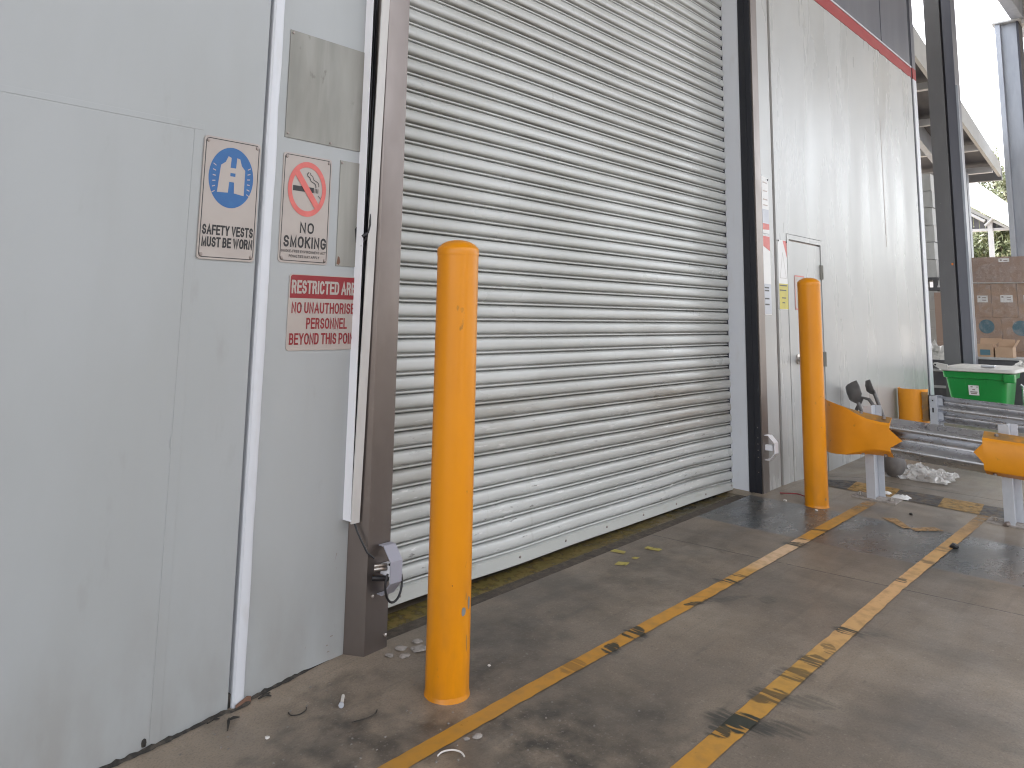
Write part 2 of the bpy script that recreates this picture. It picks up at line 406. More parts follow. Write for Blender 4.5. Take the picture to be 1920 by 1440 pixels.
def blob_mask(nt, co, blobs, warp, soft):
    nz = N(nt, 'ShaderNodeTexNoise'); nz.inputs['Scale'].default_value = 16.0; nz.inputs['Detail'].default_value = 4.0
    nt.links.new(co, nz.inputs['Vector'])
    vs = N(nt, 'ShaderNodeVectorMath', operation='SUBTRACT'); vs.inputs[1].default_value = (0.5, 0.5, 0.5)
    nt.links.new(nz.outputs['Color'], vs.inputs[0])
    vm = N(nt, 'ShaderNodeVectorMath', operation='SCALE'); vm.inputs['Scale'].default_value = warp
    nt.links.new(vs.outputs[0], vm.inputs[0])
    va = N(nt, 'ShaderNodeVectorMath', operation='ADD')
    nt.links.new(co, va.inputs[0]); nt.links.new(vm.outputs[0], va.inputs[1])
    tot = None
    for x, y, a, b, ang, st in blobs:
        mp = N(nt, 'ShaderNodeMapping', vector_type='TEXTURE')
        mp.inputs['Location'].default_value = (x, y, floor_z(x, y))
        mp.inputs['Rotation'].default_value = (0, 0, R(ang))
        mp.inputs['Scale'].default_value = (a, b, 5.0)
        nt.links.new(va.outputs[0], mp.inputs['Vector'])
        ln = N(nt, 'ShaderNodeVectorMath', operation='LENGTH')
        nt.links.new(mp.outputs[0], ln.inputs[0])
        mr = N(nt, 'ShaderNodeMapRange', interpolation_type='SMOOTHSTEP')
        mr.inputs['From Min'].default_value = 1.0 + soft; mr.inputs['From Max'].default_value = 1.0 - soft
        mr.inputs['To Max'].default_value = st
        nt.links.new(ln.outputs['Value'], mr.inputs['Value'])
        tot = mr.outputs[0] if tot is None else math_n(nt, 'MAXIMUM', tot, mr.outputs[0])
    return tot

def streaked(nt, co, mask, amount=0.55, lo=0.35, hi=0.6):
    mp = N(nt, 'ShaderNodeMapping')
    mp.inputs['Rotation'].default_value = (0, 0, R(14)); mp.inputs['Scale'].default_value = (60, 7, 1)
    nt.links.new(co, mp.inputs['Vector'])
    nz = N(nt, 'ShaderNodeTexNoise'); nz.inputs['Scale'].default_value = 1.0; nz.inputs['Detail'].default_value = 2.0
    nt.links.new(mp.outputs[0], nz.inputs['Vector'])
    mr = N(nt, 'ShaderNodeMapRange')
    mr.inputs['From Min'].default_value = lo; mr.inputs['From Max'].default_value = hi
    mr.inputs['To Min'].default_value = 1.0 - amount
    nt.links.new(nz.outputs['Fac'], mr.inputs['Value'])
    return math_n(nt, 'MULTIPLY', mask, mr.outputs[0])

def concrete_mat():
    m, nt, b, out = new_mat('worn_concrete')
    co = N(nt, 'ShaderNodeTexCoord').outputs['Object']
    sx = N(nt, 'ShaderNodeSeparateXYZ'); nt.links.new(co, sx.inputs[0])
    c = mix(nt, noise_fac(nt, co, (1.4, 2.2, 1), 6, 0.38, 0.62), (0.271, 0.218, 0.164), (0.199, 0.161, 0.126))
    c = mix(nt, math_n(nt, 'MULTIPLY', noise_fac(nt, co, (7, 4, 1), 6, 0.5, 0.7), 0.5), c, (0.139, 0.114, 0.086))
    c = mix(nt, math_n(nt, 'MULTIPLY', noise_fac(nt, co, (3.1, 3.1, 1), 8, 0.56, 0.74), 0.55), c, (0.398, 0.338, 0.268))
    c = mix(nt, math_n(nt, 'MULTIPLY', noise_fac(nt, co, (60, 60, 1), 3, 0.62, 0.74), 0.35), c, (0.468, 0.426, 0.349))
    c = mix(nt, math_n(nt, 'MULTIPLY', noise_fac(nt, co, (34, 34, 1), 3, 0.63, 0.72), 0.5), c, (0.107, 0.089, 0.067))
    c = mix(nt, math_n(nt, 'MULTIPLY', noise_fac(nt, co, (380, 380, 1), 2, 0.35, 0.65), 0.22), c, (0.132, 0.110, 0.086))
    # paler apron against the wall and beside the far bollard
    ap = N(nt, 'ShaderNodeMapRange'); ap.inputs['From Min'].default_value = 2.05; ap.inputs['From Max'].default_value = 1.75
    nt.links.new(sx.outputs[0], ap.inputs['Value'])
    c = mix(nt, math_n(nt, 'MULTIPLY', ap.outputs[0], 0.5), c, (0.358, 0.287, 0.214))
    # dull grey painted strip across the floor
    e1 = math_n(nt, 'ADD', sx.outputs[0], math_n(nt, 'MULTIPLY', sx.outputs[1], 0.072))
    nzs = math_n(nt, 'MULTIPLY', noise_fac(nt, co, (5, 5, 1), 4, 0.0, 1.0), 0.05)
    e1 = math_n(nt, 'ADD', e1, nzs)
    g1 = N(nt, 'ShaderNodeMapRange'); g1.inputs['From Min'].default_value = 4.525; g1.inputs['From Max'].default_value = 4.555
    nt.links.new(e1, g1.inputs['Value'])
    g2 = N(nt, 'ShaderNodeMapRange'); g2.inputs['From Min'].default_value = 5.235; g2.inputs['From Max'].default_value = 5.275
    nt.links.new(e1, g2.inputs['Value'])
    strip = math_n(nt, 'MULTIPLY', g1.outputs[0], math_n(nt, 'SUBTRACT', 1.0, g2.outputs[0]))
    wear = noise_fac(nt, co, (3, 9, 1), 5, 0.30, 0.62)
    wr = N(nt, 'ShaderNodeMapRange'); wr.inputs['To Min'].default_value = 1.0; wr.inputs['To Max'].default_value = 0.72
    nt.links.new(wear, wr.inputs['Value'])
    stripm = math_n(nt, 'MULTIPLY', strip, wr.outputs[0])
    c = mix(nt, stripm, c, (0.078, 0.091, 0.098))
    c = mix(nt, math_n(nt, 'MULTIPLY', g2.outputs[0], 0.35), c, (0.306, 0.264, 0.209))
    oil = math_n(nt, 'MULTIPLY', blob_mask(nt, co, OIL, 0.30, 0.65), noise_fac(nt, co, (9, 9, 1), 7, 0.24, 0.62))
    c = mix(nt, oil, c, (0.040, 0.036, 0.031))
    c = mix(nt, math_n(nt, 'MULTIPLY', noise_fac(nt, co, (150, 150, 1), 3, 0.50, 0.66), 0.35), c, (0.075, 0.066, 0.056))
    c = mix(nt, math_n(nt, 'MULTIPLY', noise_fac(nt, co, (95, 95, 1), 3, 0.60, 0.70), 0.35), c, (0.34, 0.31, 0.28))
    c = mix(nt, math_n(nt, 'MULTIPLY', noise_fac(nt, co, (2.4, 1.0, 1), 7, 0.47, 0.64), 0.5), c, (0.075, 0.068, 0.060))
    c = mix(nt, math_n(nt, 'MULTIPLY', noise_fac(nt, co, (1.2, 16, 1), 5, 0.58, 0.72), 0.35), c, (0.07, 0.064, 0.058))
    scf = streaked(nt, co, blob_mask(nt, co, SCUFF, 0.08, 0.28), 0.8, 0.36, 0.54)
    c = mix(nt, math_n(nt, 'MULTIPLY', scf, 0.85), c, (0.034, 0.036, 0.033))
    # sawn joints
    def joint(x0, y0, x1, y1, wdt, lim=None):
        dx, dy = x1 - x0, y1 - y0; L = math.hypot(dx, dy)
        a = math_n(nt, 'MULTIPLY', math_n(nt, 'SUBTRACT', sx.outputs[0], x0), dy / L)
        q = math_n(nt, 'MULTIPLY', math_n(nt, 'SUBTRACT', sx.outputs[1], y0), dx / L)
        d = math_n(nt, 'ABSOLUTE', math_n(nt, 'SUBTRACT', a, q))
        mr = N(nt, 'ShaderNodeMapRange'); mr.inputs['From Min'].default_value = wdt; mr.inputs['From Max'].default_value = wdt * 0.35
        nt.links.new(d, mr.inputs['Value'])
        return mr.outputs[0]
    below = math_n(nt, 'LESS_THAN', sx.outputs[1], 2.37)
    jt = math_n(nt, 'MULTIPLY', joint(3.853, 2.34, 4.067, 0.753, 0.007), below)
    jt = math_n(nt, 'MAXIMUM', jt, joint(6.16, 2.0, 6.22, 0.9, 0.012))
    jt = math_n(nt, 'MAXIMUM', jt, joint(0.9, 2.3, 1.1, 0.7, 0.006))
    jn = noise_fac(nt, co, (30, 30, 1), 3, 0.30, 0.48)
    jt = math_n(nt, 'MULTIPLY', jt, math_n(nt, 'MULTIPLY', jn, 0.85))
    c = mix(nt, jt, c, (0.045, 0.038, 0.033))
    nt.links.new(c, b.inputs['Base Color'])
    # painted strip is glossier
    r = N(nt, 'ShaderNodeMapRange'); r.inputs['To Min'].default_value = 0.44; r.inputs['To Max'].default_value = 0.25
    nt.links.new(stripm, r.inputs['Value'])
    rn = math_n(nt, 'ADD', r.outputs[0], math_n(nt, 'MULTIPLY', math_n(nt, 'SUBTRACT', noise_fac(nt, co, (4, 7, 1), 5, 0.2, 0.8), 0.5), 0.25))
    nt.links.new(rn, b.inputs['Roughness'])
    b.inputs['Specular IOR Level'].default_value = 0.45
    bp = N(nt, 'ShaderNodeBump'); bp.inputs['Strength'].default_value = 0.35; bp.inputs['Distance'].default_value = 0.004
    h = math_n(nt, 'ADD', noise_fac(nt, co, 45, 6, 0, 1), math_n(nt, 'MULTIPLY', noise_fac(nt, co, 320, 2, 0, 1), 0.3))
    nt.links.new(math_n(nt, 'SUBTRACT', h, jt), bp.inputs['Height'])
    nt.links.new(bp.outputs[0], b.inputs['Normal'])
    return m
M['concrete'] = concrete_mat()

def paint_mat(name, stops, wear_lo, wear_hi, fade=None):
    """floor paint whose colour ages along x; worn through to the concrete below"""
    m, nt, b, out = new_mat(name)
    co = N(nt, 'ShaderNodeTexCoord').outputs['Object']
    sx = N(nt, 'ShaderNodeSeparateXYZ'); nt.links.new(co, sx.inputs[0])
    mr = N(nt, 'ShaderNodeMapRange'); mr.inputs['From Min'].default_value = 1.0; mr.inputs['From Max'].default_value = 7.0
    xn = math_n(nt, 'ADD', sx.outputs[0], math_n(nt, 'MULTIPLY', math_n(nt, 'SUBTRACT', noise_fac(nt, co, 5, 4, 0, 1), 0.5), 0.3))
    nt.links.new(xn, mr.inputs['Value'])
    cr = N(nt, 'ShaderNodeValToRGB')
    el = cr.color_ramp.elements
    while len(el) < len(stops): el.new(0.5)
    for e, (x, c) in zip(el, stops):
        e.position = (x - 1.0) / 6.0; e.color = (*c, 1)
    nt.links.new(mr.outputs[0], cr.inputs[0])
    c = cr.outputs[0]
    c = mix(nt, math_n(nt, 'MULTIPLY', noise_fac(nt, co, (18, 18, 1), 6, 0.45, 0.7), 0.5), c, (0.25, 0.15, 0.05))
    scf = streaked(nt, co, blob_mask(nt, co, SCUFF, 0.07, 0.12), 0.85, 0.40, 0.47)
    c = mix(nt, scf, c, (0.030, 0.034, 0.024))
    nt.links.new(c, b.inputs['Base Color'])
    b.inputs['Roughness'].default_value = 0.55
    worn = noise_fac(nt, co, (26, 26, 1), 6, wear_lo + 0.02, wear_hi + 0.04)
    if fade:
        fr = N(nt, 'ShaderNodeMapRange'); fr.inputs['From Min'].default_value = fade[0]; fr.inputs['From Max'].default_value = fade[1]
        fr.inputs['To Max'].default_value = fade[2]
        nt.links.new(sx.outputs[0], fr.inputs['Value'])
        worn = math_n(nt, 'MAXIMUM', worn, math_n(nt, 'MULTIPLY', fr.outputs[0], noise_fac(nt, co, (12, 12, 1), 6, 0.25, 0.6)))
    tr = N(nt, 'ShaderNodeBsdfTransparent'); ms = N(nt, 'ShaderNodeMixShader')
    nt.links.new(math_n(nt, 'MULTIPLY', worn, 0.9), ms.inputs[0])
    nt.links.new(b.outputs[0], ms.inputs[1]); nt.links.new(tr.outputs[0], ms.inputs[2])
    nt.links.new(ms.outputs[0], out.inputs[0])
    return m
YL, PEACH, PALE = (0.52, 0.245, 0.028), (0.58, 0.34, 0.13), (0.66, 0.46, 0.29)
M['line1'] = paint_mat('yellow_floor_paint', [(1.3, (0.40, 0.20, 0.03)), (2.6, YL), (3.3, (0.56, 0.27, 0.04)), (3.72, (0.56, 0.31, 0.08)), (3.9, PALE), (4.28, PALE), (4.40, YL), (5.3, (0.45, 0.25, 0.06))], 0.66, 0.78, (4.9, 5.5, 1.0))
M['line2'] = paint_mat('aged_floor_paint', [(2.0, YL), (2.9, (0.52, 0.29, 0.06)), (3.25, PEACH), (4.0, (0.62, 0.37, 0.17)), (4.6, PEACH), (5.6, (0.46, 0.28, 0.11))], 0.64, 0.78, (5.0, 5.8, 1.1))
M['haz_y'] = paint_mat('faded_hazard_yellow', [(1.0, (0.36, 0.21, 0.05)), (7.0, (0.36, 0.21, 0.05))], 0.42, 0.72)
M['haz_b'] = paint_mat('faded_hazard_black', [(1.0, (0.045, 0.045, 0.048)), (7.0, (0.045, 0.045, 0.048))], 0.48, 0.74)
M['chev'] = paint_mat('faded_arrow_paint', [(1.0, (0.42, 0.25, 0.10)), (7.0, (0.42, 0.25, 0.10))], 0.40, 0.72)
M['tape'] = paint_mat('yellow_tape_residue', [(1.0, (0.40, 0.34, 0.08)), (7.0, (0.40, 0.34, 0.08))], 0.54, 0.68)
M['sill'] = paint_mat('dirty_yellow_sill', [(1.0, (0.20, 0.155, 0.04)), (7.0, (0.14, 0.115, 0.05))], 0.42, 0.72, (2.6, 4.6, 1.0))
M['thresh'] = surf('dark_rough_mortar', (0.075, 0.062, 0.05), 0.85, 0, [((0.13, 0.105, 0.08), (30, 30, 1), 0.45, 0.62, 0.7), ((0.035, 0.03, 0.026), (14, 14, 1), 0.55, 0.7, 0.7)], bump=[(120, 0.8, 0.006)])

# ---------------------------------------------------------------- ground
def axis(a, b, st): 
    n = max(1, round((b - a) / st)); return [a + (b - a) * i / n for i in range(n)]
xs = axis(-90, -10, 20) + axis(-10, -1, 1) + axis(-1, 8, 0.05) + axis(8, 22, 0.5) + axis(22, 60, 6) + axis(60, 220, 40) + [220]
ys = axis(-120, -10, 22) + axis(-10, 0, 0.5) + axis(0, 2.35, 0.05) + [2.35, 2.375, 2.40, 2.45] + axis(2.5, 5, 0.25) + axis(5, 20, 5) + axis(20, 140, 40) + [140]
g = MB()
g.add([(x, y, floor_z(x, y)) for y in ys for x in xs],
      [(j * len(xs) + i, j * len(xs) + i + 1, (j + 1) * len(xs) + i + 1, (j + 1) * len(xs) + i) for j in range(len(ys) - 1) for i in range(len(xs) - 1)])
structure(g.build('ground', M['concrete'], smooth=30))

def floor_sheet(name, poly_rows, mat, lift=0.003):
    """sheet on the floor from two edges (lists of (x, y)), following its fall"""
    a, b = poly_rows
    def res(e, n):
        L = [0]
        for p, q in zip(e, e[1:]): L.append(L[-1] + math.hypot(q[0] - p[0], q[1] - p[1]))
        o = []
        for k in range(n + 1):
            t = L[-1] * k / n; i = 0
            while i < len(L) - 2 and L[i + 1] < t: i += 1
            u = (t - L[i]) / max(1e-9, L[i + 1] - L[i])
            o.append((e[i][0] + (e[i + 1][0] - e[i][0]) * u, e[i][1] + (e[i + 1][1] - e[i][1]) * u))
        return o
    n = max(2, int(sum(math.hypot(q[0] - p[0], q[1] - p[1]) for p, q in zip(a, a[1:])) / 0.025))
    A, B = res(a, n), res(b, n)
    rows = []
    for u in (0.0, 0.5, 1.0):
        row = []
        for k, (p, q) in enumerate(zip(A, B)):
            j = 0.004 * mnoise.noise(Vector((k * 0.45, u * 7 + len(name), 3.1)))
            x, y = p[0] + (q[0] - p[0]) * u, p[1] + (q[1] - p[1]) * u + j
            row.append((x, y, floor_z(x, y) + lift))
        rows.append(row)
    return structure(MB().loft(rows, closed=False, caps=False).build(name, mat))

floor_sheet('floor_marking', ([(0.9, 1.80), (1.544, 1.796), (2.115, 1.802), (2.756, 1.797), (3.536, 1.792), (4.695, 1.800), (5.50, 1.798)],
                              [(0.9, 1.728), (1.63, 1.738), (2.09, 1.743), (2.73, 1.738), (3.22, 1.733), (4.30, 1.731), (5.50, 1.728)]), M['line1'])
floor_sheet('floor_marking', ([(1.5, 1.232), (2.093, 1.230), (2.59, 1.232), (3.40, 1.227), (4.196, 1.225), (5.72, 1.203)],
                              [(1.5, 1.16), (2.16, 1.158), (3.276, 1.159), (4.00, 1.166), (5.74, 1.138)]), M['line2'])
yb = 2.215
for i, (ya, yc, mk) in enumerate([(2.215, 1.985, 'haz_b'), (1.985, 1.70, 'haz_y'), (1.70, 1.43, 'haz_b'), (1.43, 1.20, 'haz_y'), (1.20, 0.95, 'haz_b'), (0.95, 0.7, 'haz_y')]):
    floor_sheet('floor_marking', ([(5.70, ya), (5.70, yc + 0.002)], [(5.98, ya + 0.03), (6.0, yc + 0.032)]), M[mk], 0.0035)
floor_sheet('floor_marking', ([(5.159, 1.602), (5.025, 1.449)], [(5.203, 1.530), (5.054, 1.408)]), M['chev'], 0.0036)
floor_sheet('floor_marking', ([(5.060, 1.415), (5.181, 1.325)], [(5.015, 1.385), (5.14, 1.262)]), M['chev'], 0.0044)
for a, b in [([(3.455, 2.37), (3.475, 2.30)], [(3.50, 2.37), (3.51, 2.31)]), ([(3.62, 2.275), (3.64, 2.20)], [(3.66, 2.28), (3.68, 2.205)]),
             ([(3.31, 2.245), (3.34, 2.20)], [(3.36, 2.255), (3.39, 2.21)]), ([(3.445, 2.24), (3.455, 2.215)], [(3.475, 2.24), (3.485, 2.215)])]:
    floor_sheet('floor_marking', (a, b), M['tape'])
floor_sheet('threshold', ([(2.0, 2.402), (5.14, 2.402)], [(2.0, 2.485), (5.14, 2.485)]), M['thresh'], 0.004)
floor_sheet('floor_marking', ([(2.0, 2.485), (5.14, 2.485)], [(2.0, 2.60), (5.14, 2.60)]), M['sill'], 0.004)

# ---------------------------------------------------------------- big canopy overhead (its lit underside shows top right)
cp = thing('canopy', 'large flat canopy of pale ribbed roof sheets seen at the top right corner', 'canopy', (16.0, 2.3, 0.3))
b = MB()
rowx = []
nx = 420
pts = []
for i in range(nx + 1):
    x = -9 + 52.0 * i / nx
    pts.append((x, 6.92 + (0.035 if (i // 2) % 2 else 0.0)))
b.loft([[(x, 2.30, z) for x, z in pts], [(x, -3.0, z - 0.1) for x, z in pts]], closed=False, caps=False)
b.build('roof_sheet', M['roof'], cp)
for x in (-6, -1, 4, 9, 16, 23, 30, 37):
    MB().box(x - 0.08, x + 0.08, -3.0, 2.2, 6.42, 6.84).build('cross_beam', M['fascia'], cp)
b = MB(); b.box(-9, 43, 2.16, 2.34, 6.50, 6.90)
b.build('edge_beam', M['column_light'], cp)

# ---------------------------------------------------------------- left wall
ZT = 6.4
lw = thing('wall', 'flat pale grey painted wall panel left of the roller door', 'wall', (0.0, 2.45, 0.0))
b = MB(); b.box(-5, 1.427, 2.402, 2.56, -0.4, ZT); b.build('panel', M['wall'], lw)
b = MB(); b.box(1.446, 1.895, 2.400, 2.56, -0.4, ZT); b.build('panel', M['wall'], lw)
MB().box(1.427, 1.446, 2.432, 2.56, -0.4, ZT).build('joint_recess', M['crate'], lw)
# cover strip, half round, slightly irregular
rings = []
for k in range(81):
    z = -0.15 + k * (ZT + 0.15) / 80
    j = 0.003 * mnoise.noise(Vector((0, 0, z * 3))); j2 = 0.003 * mnoise.noise(Vector((4, 0, z * 5)))
    rings.append([(1.441, 2.440, z), (1.441 + j, 2.402, z), (1.446 + j, 2.394, z), (1.456, 2.3915, z), (1.468, 2.3918, z), (1.476 + j2, 2.3935, z), (1.481 + j2, 2.3995, z), (1.481 + j2, 2.44, z)])
MB().loft(rings).build('cover_strip', M['trim'], lw, smooth=30)
b = MB()
b.box(-0.6, 1.217, 2.4005, 2.41, 1.768, 1.787); b.box(1.1855, 1.217, 2.4005, 2.41, -0.2, 1.768)
b.build('frame', M['wall'], lw, bevel=0.0015)
b = MB(); b.box(-0.6, 1.183, 2.4015, 2.41, -0.2, 1.765)
b.build('access_panel', M['wall'], lw, bevel=0.0015)
b = MB(); lo_, hi_ = [], []
for k in range(130):
    x = 0.2 + k * 1.60 / 129
    z = floor_z(x, 2.39); fade = 1 - sstep(x, 1.62, 1.80)
    e = mnoise.noise(Vector((x * 26, 0.3, 0))); e2 = mnoise.noise(Vector((x * 61, 7.3, 0)))
    yy = 2.3995 if not 1.425 < x < 1.49 else 2.384
    lo_.append((x, yy - 0.001 - fade * (0.007 + 0.009 * abs(e) + 0.006 * max(0, e2)), z + 0.0016)); hi_.append((x, yy, z + 0.002 + fade * (0.004 + 0.010 * max(0, e2) + 0.007 * abs(e))))
b.loft([lo_, hi_], closed=False, caps=False)
b.box(1.4285, 1.4420, 2.41, 2.43, -0.1, 0.015)
b.build('base_sealant', M['grime'], lw)
b = MB()
for (x, z, a_, l_) in ((1.80, 0.085, 8, 0.014), (1.785, 0.060, 4, 0.010), (1.818, 0.11, 80, 0.012), (1.79, 0.038, 6, 0.012), (1.805, 0.33, 70, 0.03), (1.812, 0.29, 80, 0.02), (1.70, 0.072, 70, 0.008)):
    dx_, dz_ = l_ * math.cos(R(a_)), l_ * math.sin(R(a_))
    b.add([(x, 2.3994, z), (x + dx_, 2.3994, z + dz_), (x + dx_ * 0.8, 2.3994, z + dz_ + 0.003), (x + dx_ * 0.2, 2.3994, z + 0.004)], [(0, 1, 2, 3)])
b.build('scuff_marks', M['rivet'], lw)
MB().lathe([(0.001, -0.020), (0.003, -0.014), (0.0036, 0.000), (0.002, 0.016), (0.001, 0.024)], (1.184, 2.4005, 0.80), 10).build('sealant_drip', M['wall'], lw, smooth=60)
MB().lathe([(0.001, -0.012), (0.006, -0.010), (0.0075, 0.000), (0.006, 0.008), (0.001, 0.011)], (1.170, 2.4015, -0.026), 10).build('black_plug', M['grime'], lw, smooth=60)
# header above the opening, out of frame; dark panels added behind it stop light leaks
hd = thing('wall_header', 'white wall panel above the roller door', 'wall', (3.5, 2.5, 4.3))
MB().box(1.90, 5.22, 2.34, 2.50, 4.3, 6.4).build('panel', M['wall'], hd)
MB().box(-5, 9.24, 3.6, 3.7, -0.3, 6.4).build('light_stop', M['crate_dark'], hd)  # added panel, keeps sky light from showing under the shutter
MB().box(-5, -4.9, 2.565, 3.595, -0.3, 6.4).build('end_wall', M['crate_dark'], hd)
MB().box(-5, 9.24, 2.34, 3.7, 6.401, 6.43).build('roof', M['crate_dark'], hd)
ob_ = thing('blocker', 'unseen dark warehouse facing the roller door from across the yard', 'light blocker', (0, -13, -0.4))  # added occluder, never in view; cuts low sky light on the walls
MB().box(-26, 24, -19, -13, -0.6, 6.6).build('wall', M['slate'], ob_)
MB().prism([(-26.4, -12.6, 6.6), (-26.4, -19.4, 6.6), (-26.4, -16, 7.6)], (50.8, 0, 0)).build('roof', M['roof'], ob_)
for k in range(5): MB().box(-22 + k * 9.5, -17.5 + k * 9.5, -13, -12.96, -0.5, 4.2).build('door', M['shutter'], ob_)

# bare metal plates
def plate(x0, x1, z0, z1, label, bolts):
    t = thing('cover_plate', label, 'metal plate', (0.5 * (x0 + x1), 2.40, z0), 'bare metal plates on the wall')
    MB().box(x0, x1, 2.3965, 2.4015, z0, z1).build('plate', M['plate'], t, bevel=0.001)
    for bx, bz in bolts:
        rg = [[(bx + r * math.cos(a), y, bz + r * math.sin(a)) for a in [k * math.pi / 5 for k in range(10)]] for r, y in ((0.005, 2.397), (0.005, 2.3945), (0.003, 2.393))]
        MB().loft(rg).build('screw', M['rivet'], t)
    return t
plate(1.510, 1.8500, 1.800, 2.191, 'large streaked bare metal square above the no smoking sign', [(1.52, 1.815), (1.52, 2.18), (1.70, 1.81)])
p2 = plate(1.750, 1.8500, 1.364, 1.755, 'narrow grey metal plate between no smoking sign and white trunking', [(1.757, 1.745)])
b = MB(); b.prism([(1.827, 2.3955, 1.505), (1.840, 2.3955, 1.52), (1.849, 2.3955, 1.50), (1.849, 2.3955, 1.46), (1.835, 2.3955, 1.455)], (0, 0.0005, 0)); b.build('gouge', M['ink'], p2)
b = MB(); b.prism([(1.752, 2.3955, 1.372), (1.757, 2.3955, 1.40), (1.764, 2.3955, 1.395), (1.768, 2.3955, 1.378), (1.762, 2.3955, 1.368)], (0, 0.0005, 0)); b.build('rust_spot', M['leafdirt'], p2)

# ---------------------------------------------------------------- signs on the left wall
def arc(cx, cy, rx, ry, a0, a1, n=8):
    return [(cx + rx * math.cos(R(a0 + (a1 - a0) * k / n)), cy + ry * math.sin(R(a0 + (a1 - a0) * k / n))) for k in range(n + 1)]
GLYPH = {  # width, strokes on a cap height of 1
    'A': (0.66, [[(0.0, 0), (0.33, 1), (0.66, 0)], [(0.12, 0.33), (0.54, 0.33)]]),
    'B': (0.54, [[(0, 0), (0, 1)], [(0, 1)] + arc(0.28, 0.76, 0.22, 0.24, 90, -90) + [(0, 0.52)], [(0.1, 0.52)] + arc(0.30, 0.26, 0.24, 0.26, 90, -90) + [(0, 0)]]),
    'C': (0.60, [arc(0.31, 0.68, 0.29, 0.32, 20, 180) + arc(0.31, 0.32, 0.29, 0.32, 180, 340)]),
    'D': (0.58, [[(0, 0), (0, 1)], [(0, 1)] + arc(0.28, 0.68, 0.30, 0.32, 90, 0) + arc(0.28, 0.32, 0.30, 0.32, 0, -90) + [(0, 0)]]),
    'E': (0.50, [[(0.5, 1), (0, 1), (0, 0), (0.5, 0)], [(0, 0.53), (0.46, 0.53)]]),
    'F': (0.48, [[(0.48, 1), (0, 1), (0, 0)], [(0, 0.52), (0.42, 0.52)]]),
    'G': (0.62, [arc(0.31, 0.68, 0.30, 0.32, 20, 180) + arc(0.31, 0.32, 0.30, 0.32, 180, 345) + [(0.61, 0.46), (0.34, 0.46)]]),
    'H': (0.56, [[(0, 0), (0, 1)], [(0.56, 0), (0.56, 1)], [(0, 0.53), (0.56, 0.53)]]),
    'I': (0.0, [[(0, 0), (0, 1)]]),
    'K': (0.56, [[(0, 0), (0, 1)], [(0.54, 1), (0.0, 0.40)], [(0.2, 0.60), (0.57, 0)]]),
    'L': (0.46, [[(0, 1), (0, 0), (0.46, 0)]]),
    'M': (0.68, [[(0, 0), (0, 1), (0.34, 0.08), (0.68, 1), (0.68, 0)]]),
    'N': (0.56, [[(0, 0), (0, 1), (0.56, 0), (0.56, 1)]]),
    'O': (0.62, [arc(0.31, 0.68, 0.31, 0.32, 0, 180) + arc(0.31, 0.32, 0.31, 0.32, 180, 360) + [(0.62, 0.68)]]),
    'P': (0.52, [[(0, 0), (0, 1)], [(0, 1)] + arc(0.28, 0.73, 0.24, 0.27, 90, -90) + [(0, 0.46)]]),
    'R': (0.56, [[(0, 0), (0, 1)], [(0, 1)] + arc(0.29, 0.75, 0.24, 0.25, 90, -90) + [(0, 0.50)], [(0.30, 0.50), (0.44, 0.36), (0.48, 0.12), (0.54, 0.0)]]),
    'S': (0.54, [arc(0.27, 0.74, 0.25, 0.26, 15, 250) + [(0.36, 0.47)] + arc(0.27, 0.26, 0.27, 0.26, 50, -170)]),
    'T': (0.56, [[(0, 1), (0.56, 1)], [(0.28, 1), (0.28, 0)]]),
    'U': (0.56, [[(0, 1)] + arc(0.28, 0.30, 0.28, 0.30, 180, 360) + [(0.56, 1)]]),
    'V': (0.62, [[(0, 1), (0.31, 0), (0.62, 1)]]),
    'W': (0.90, [[(0, 1), (0.22, 0), (0.45, 0.95), (0.68, 0), (0.90, 1)]]),
    'Y': (0.62, [[(0, 1), (0.31, 0.45), (0.62, 1)], [(0.31, 0.45), (0.31, 0)]]),
    '-': (0.28, [[(0, 0.36), (0.28, 0.36)]]),
}
def lettering(txt, x0, x1, zc, cap, y, mat, parent, wt=0.17):
    """sans capitals drawn as strokes; wt is the stroke width on a cap height of 1"""
    adv = 0.20 + wt; pos = 0; place = []
    for ch in txt:
        if ch == ' ': pos += 0.34; continue
        place.append((pos, GLYPH[ch][1])); pos += GLYPH[ch][0] + adv
    sx_ = (x1 - x0 - wt * cap * 0.8) / (pos - adv); h = cap * (1 - wt); hw = wt * cap / 2; hx = hw * 0.8
    b = MB(); lay = 0
    for p0, strokes in place:
        for st in strokes:
            pts = [Vector((x0 + hx + (p0 + u) * sx_, zc - cap / 2 + hw + v * h)) for u, v in st]
            pts = [p for i, p in enumerate(pts) if i == 0 or (p - pts[i - 1]).length > 1e-6]
            L, Q = [], []
            for i, p in enumerate(pts):
                t0 = (p - pts[i - 1]).normalized() if i else None
                t1 = (pts[i + 1] - p).normalized() if i < len(pts) - 1 else None
                if t0 is None or t1 is None:
                    t = t1 or t0; n = Vector((-t.y, t.x)); k = 1.0
                    e = t * (hw if t0 is None else -hw) * (1.0 if abs(t.y) < 0.2 or abs(t.y) > 0.75 else 0.6)
                    q = p - e
                else:
                    n = (Vector((-t0.y, t0.x)) + Vector((-t1.y, t1.x))).normalized(); k = min(2.2, 1 / max(0.3, n.dot(Vector((-t0.y, t0.x))))); q = p
                o_ = Vector((n.x * hx, n.y * hw)) * k
                L.append(q + o_); Q.append(q - o_)
            yy = y - 0.00004 * (lay % 6); lay += 1
            b.loft([[(p.x, yy, p.y) for p in L], [(p.x, yy, p.y) for p in Q]], closed=False, caps=False)
    return b.build('lettering', mat, parent)

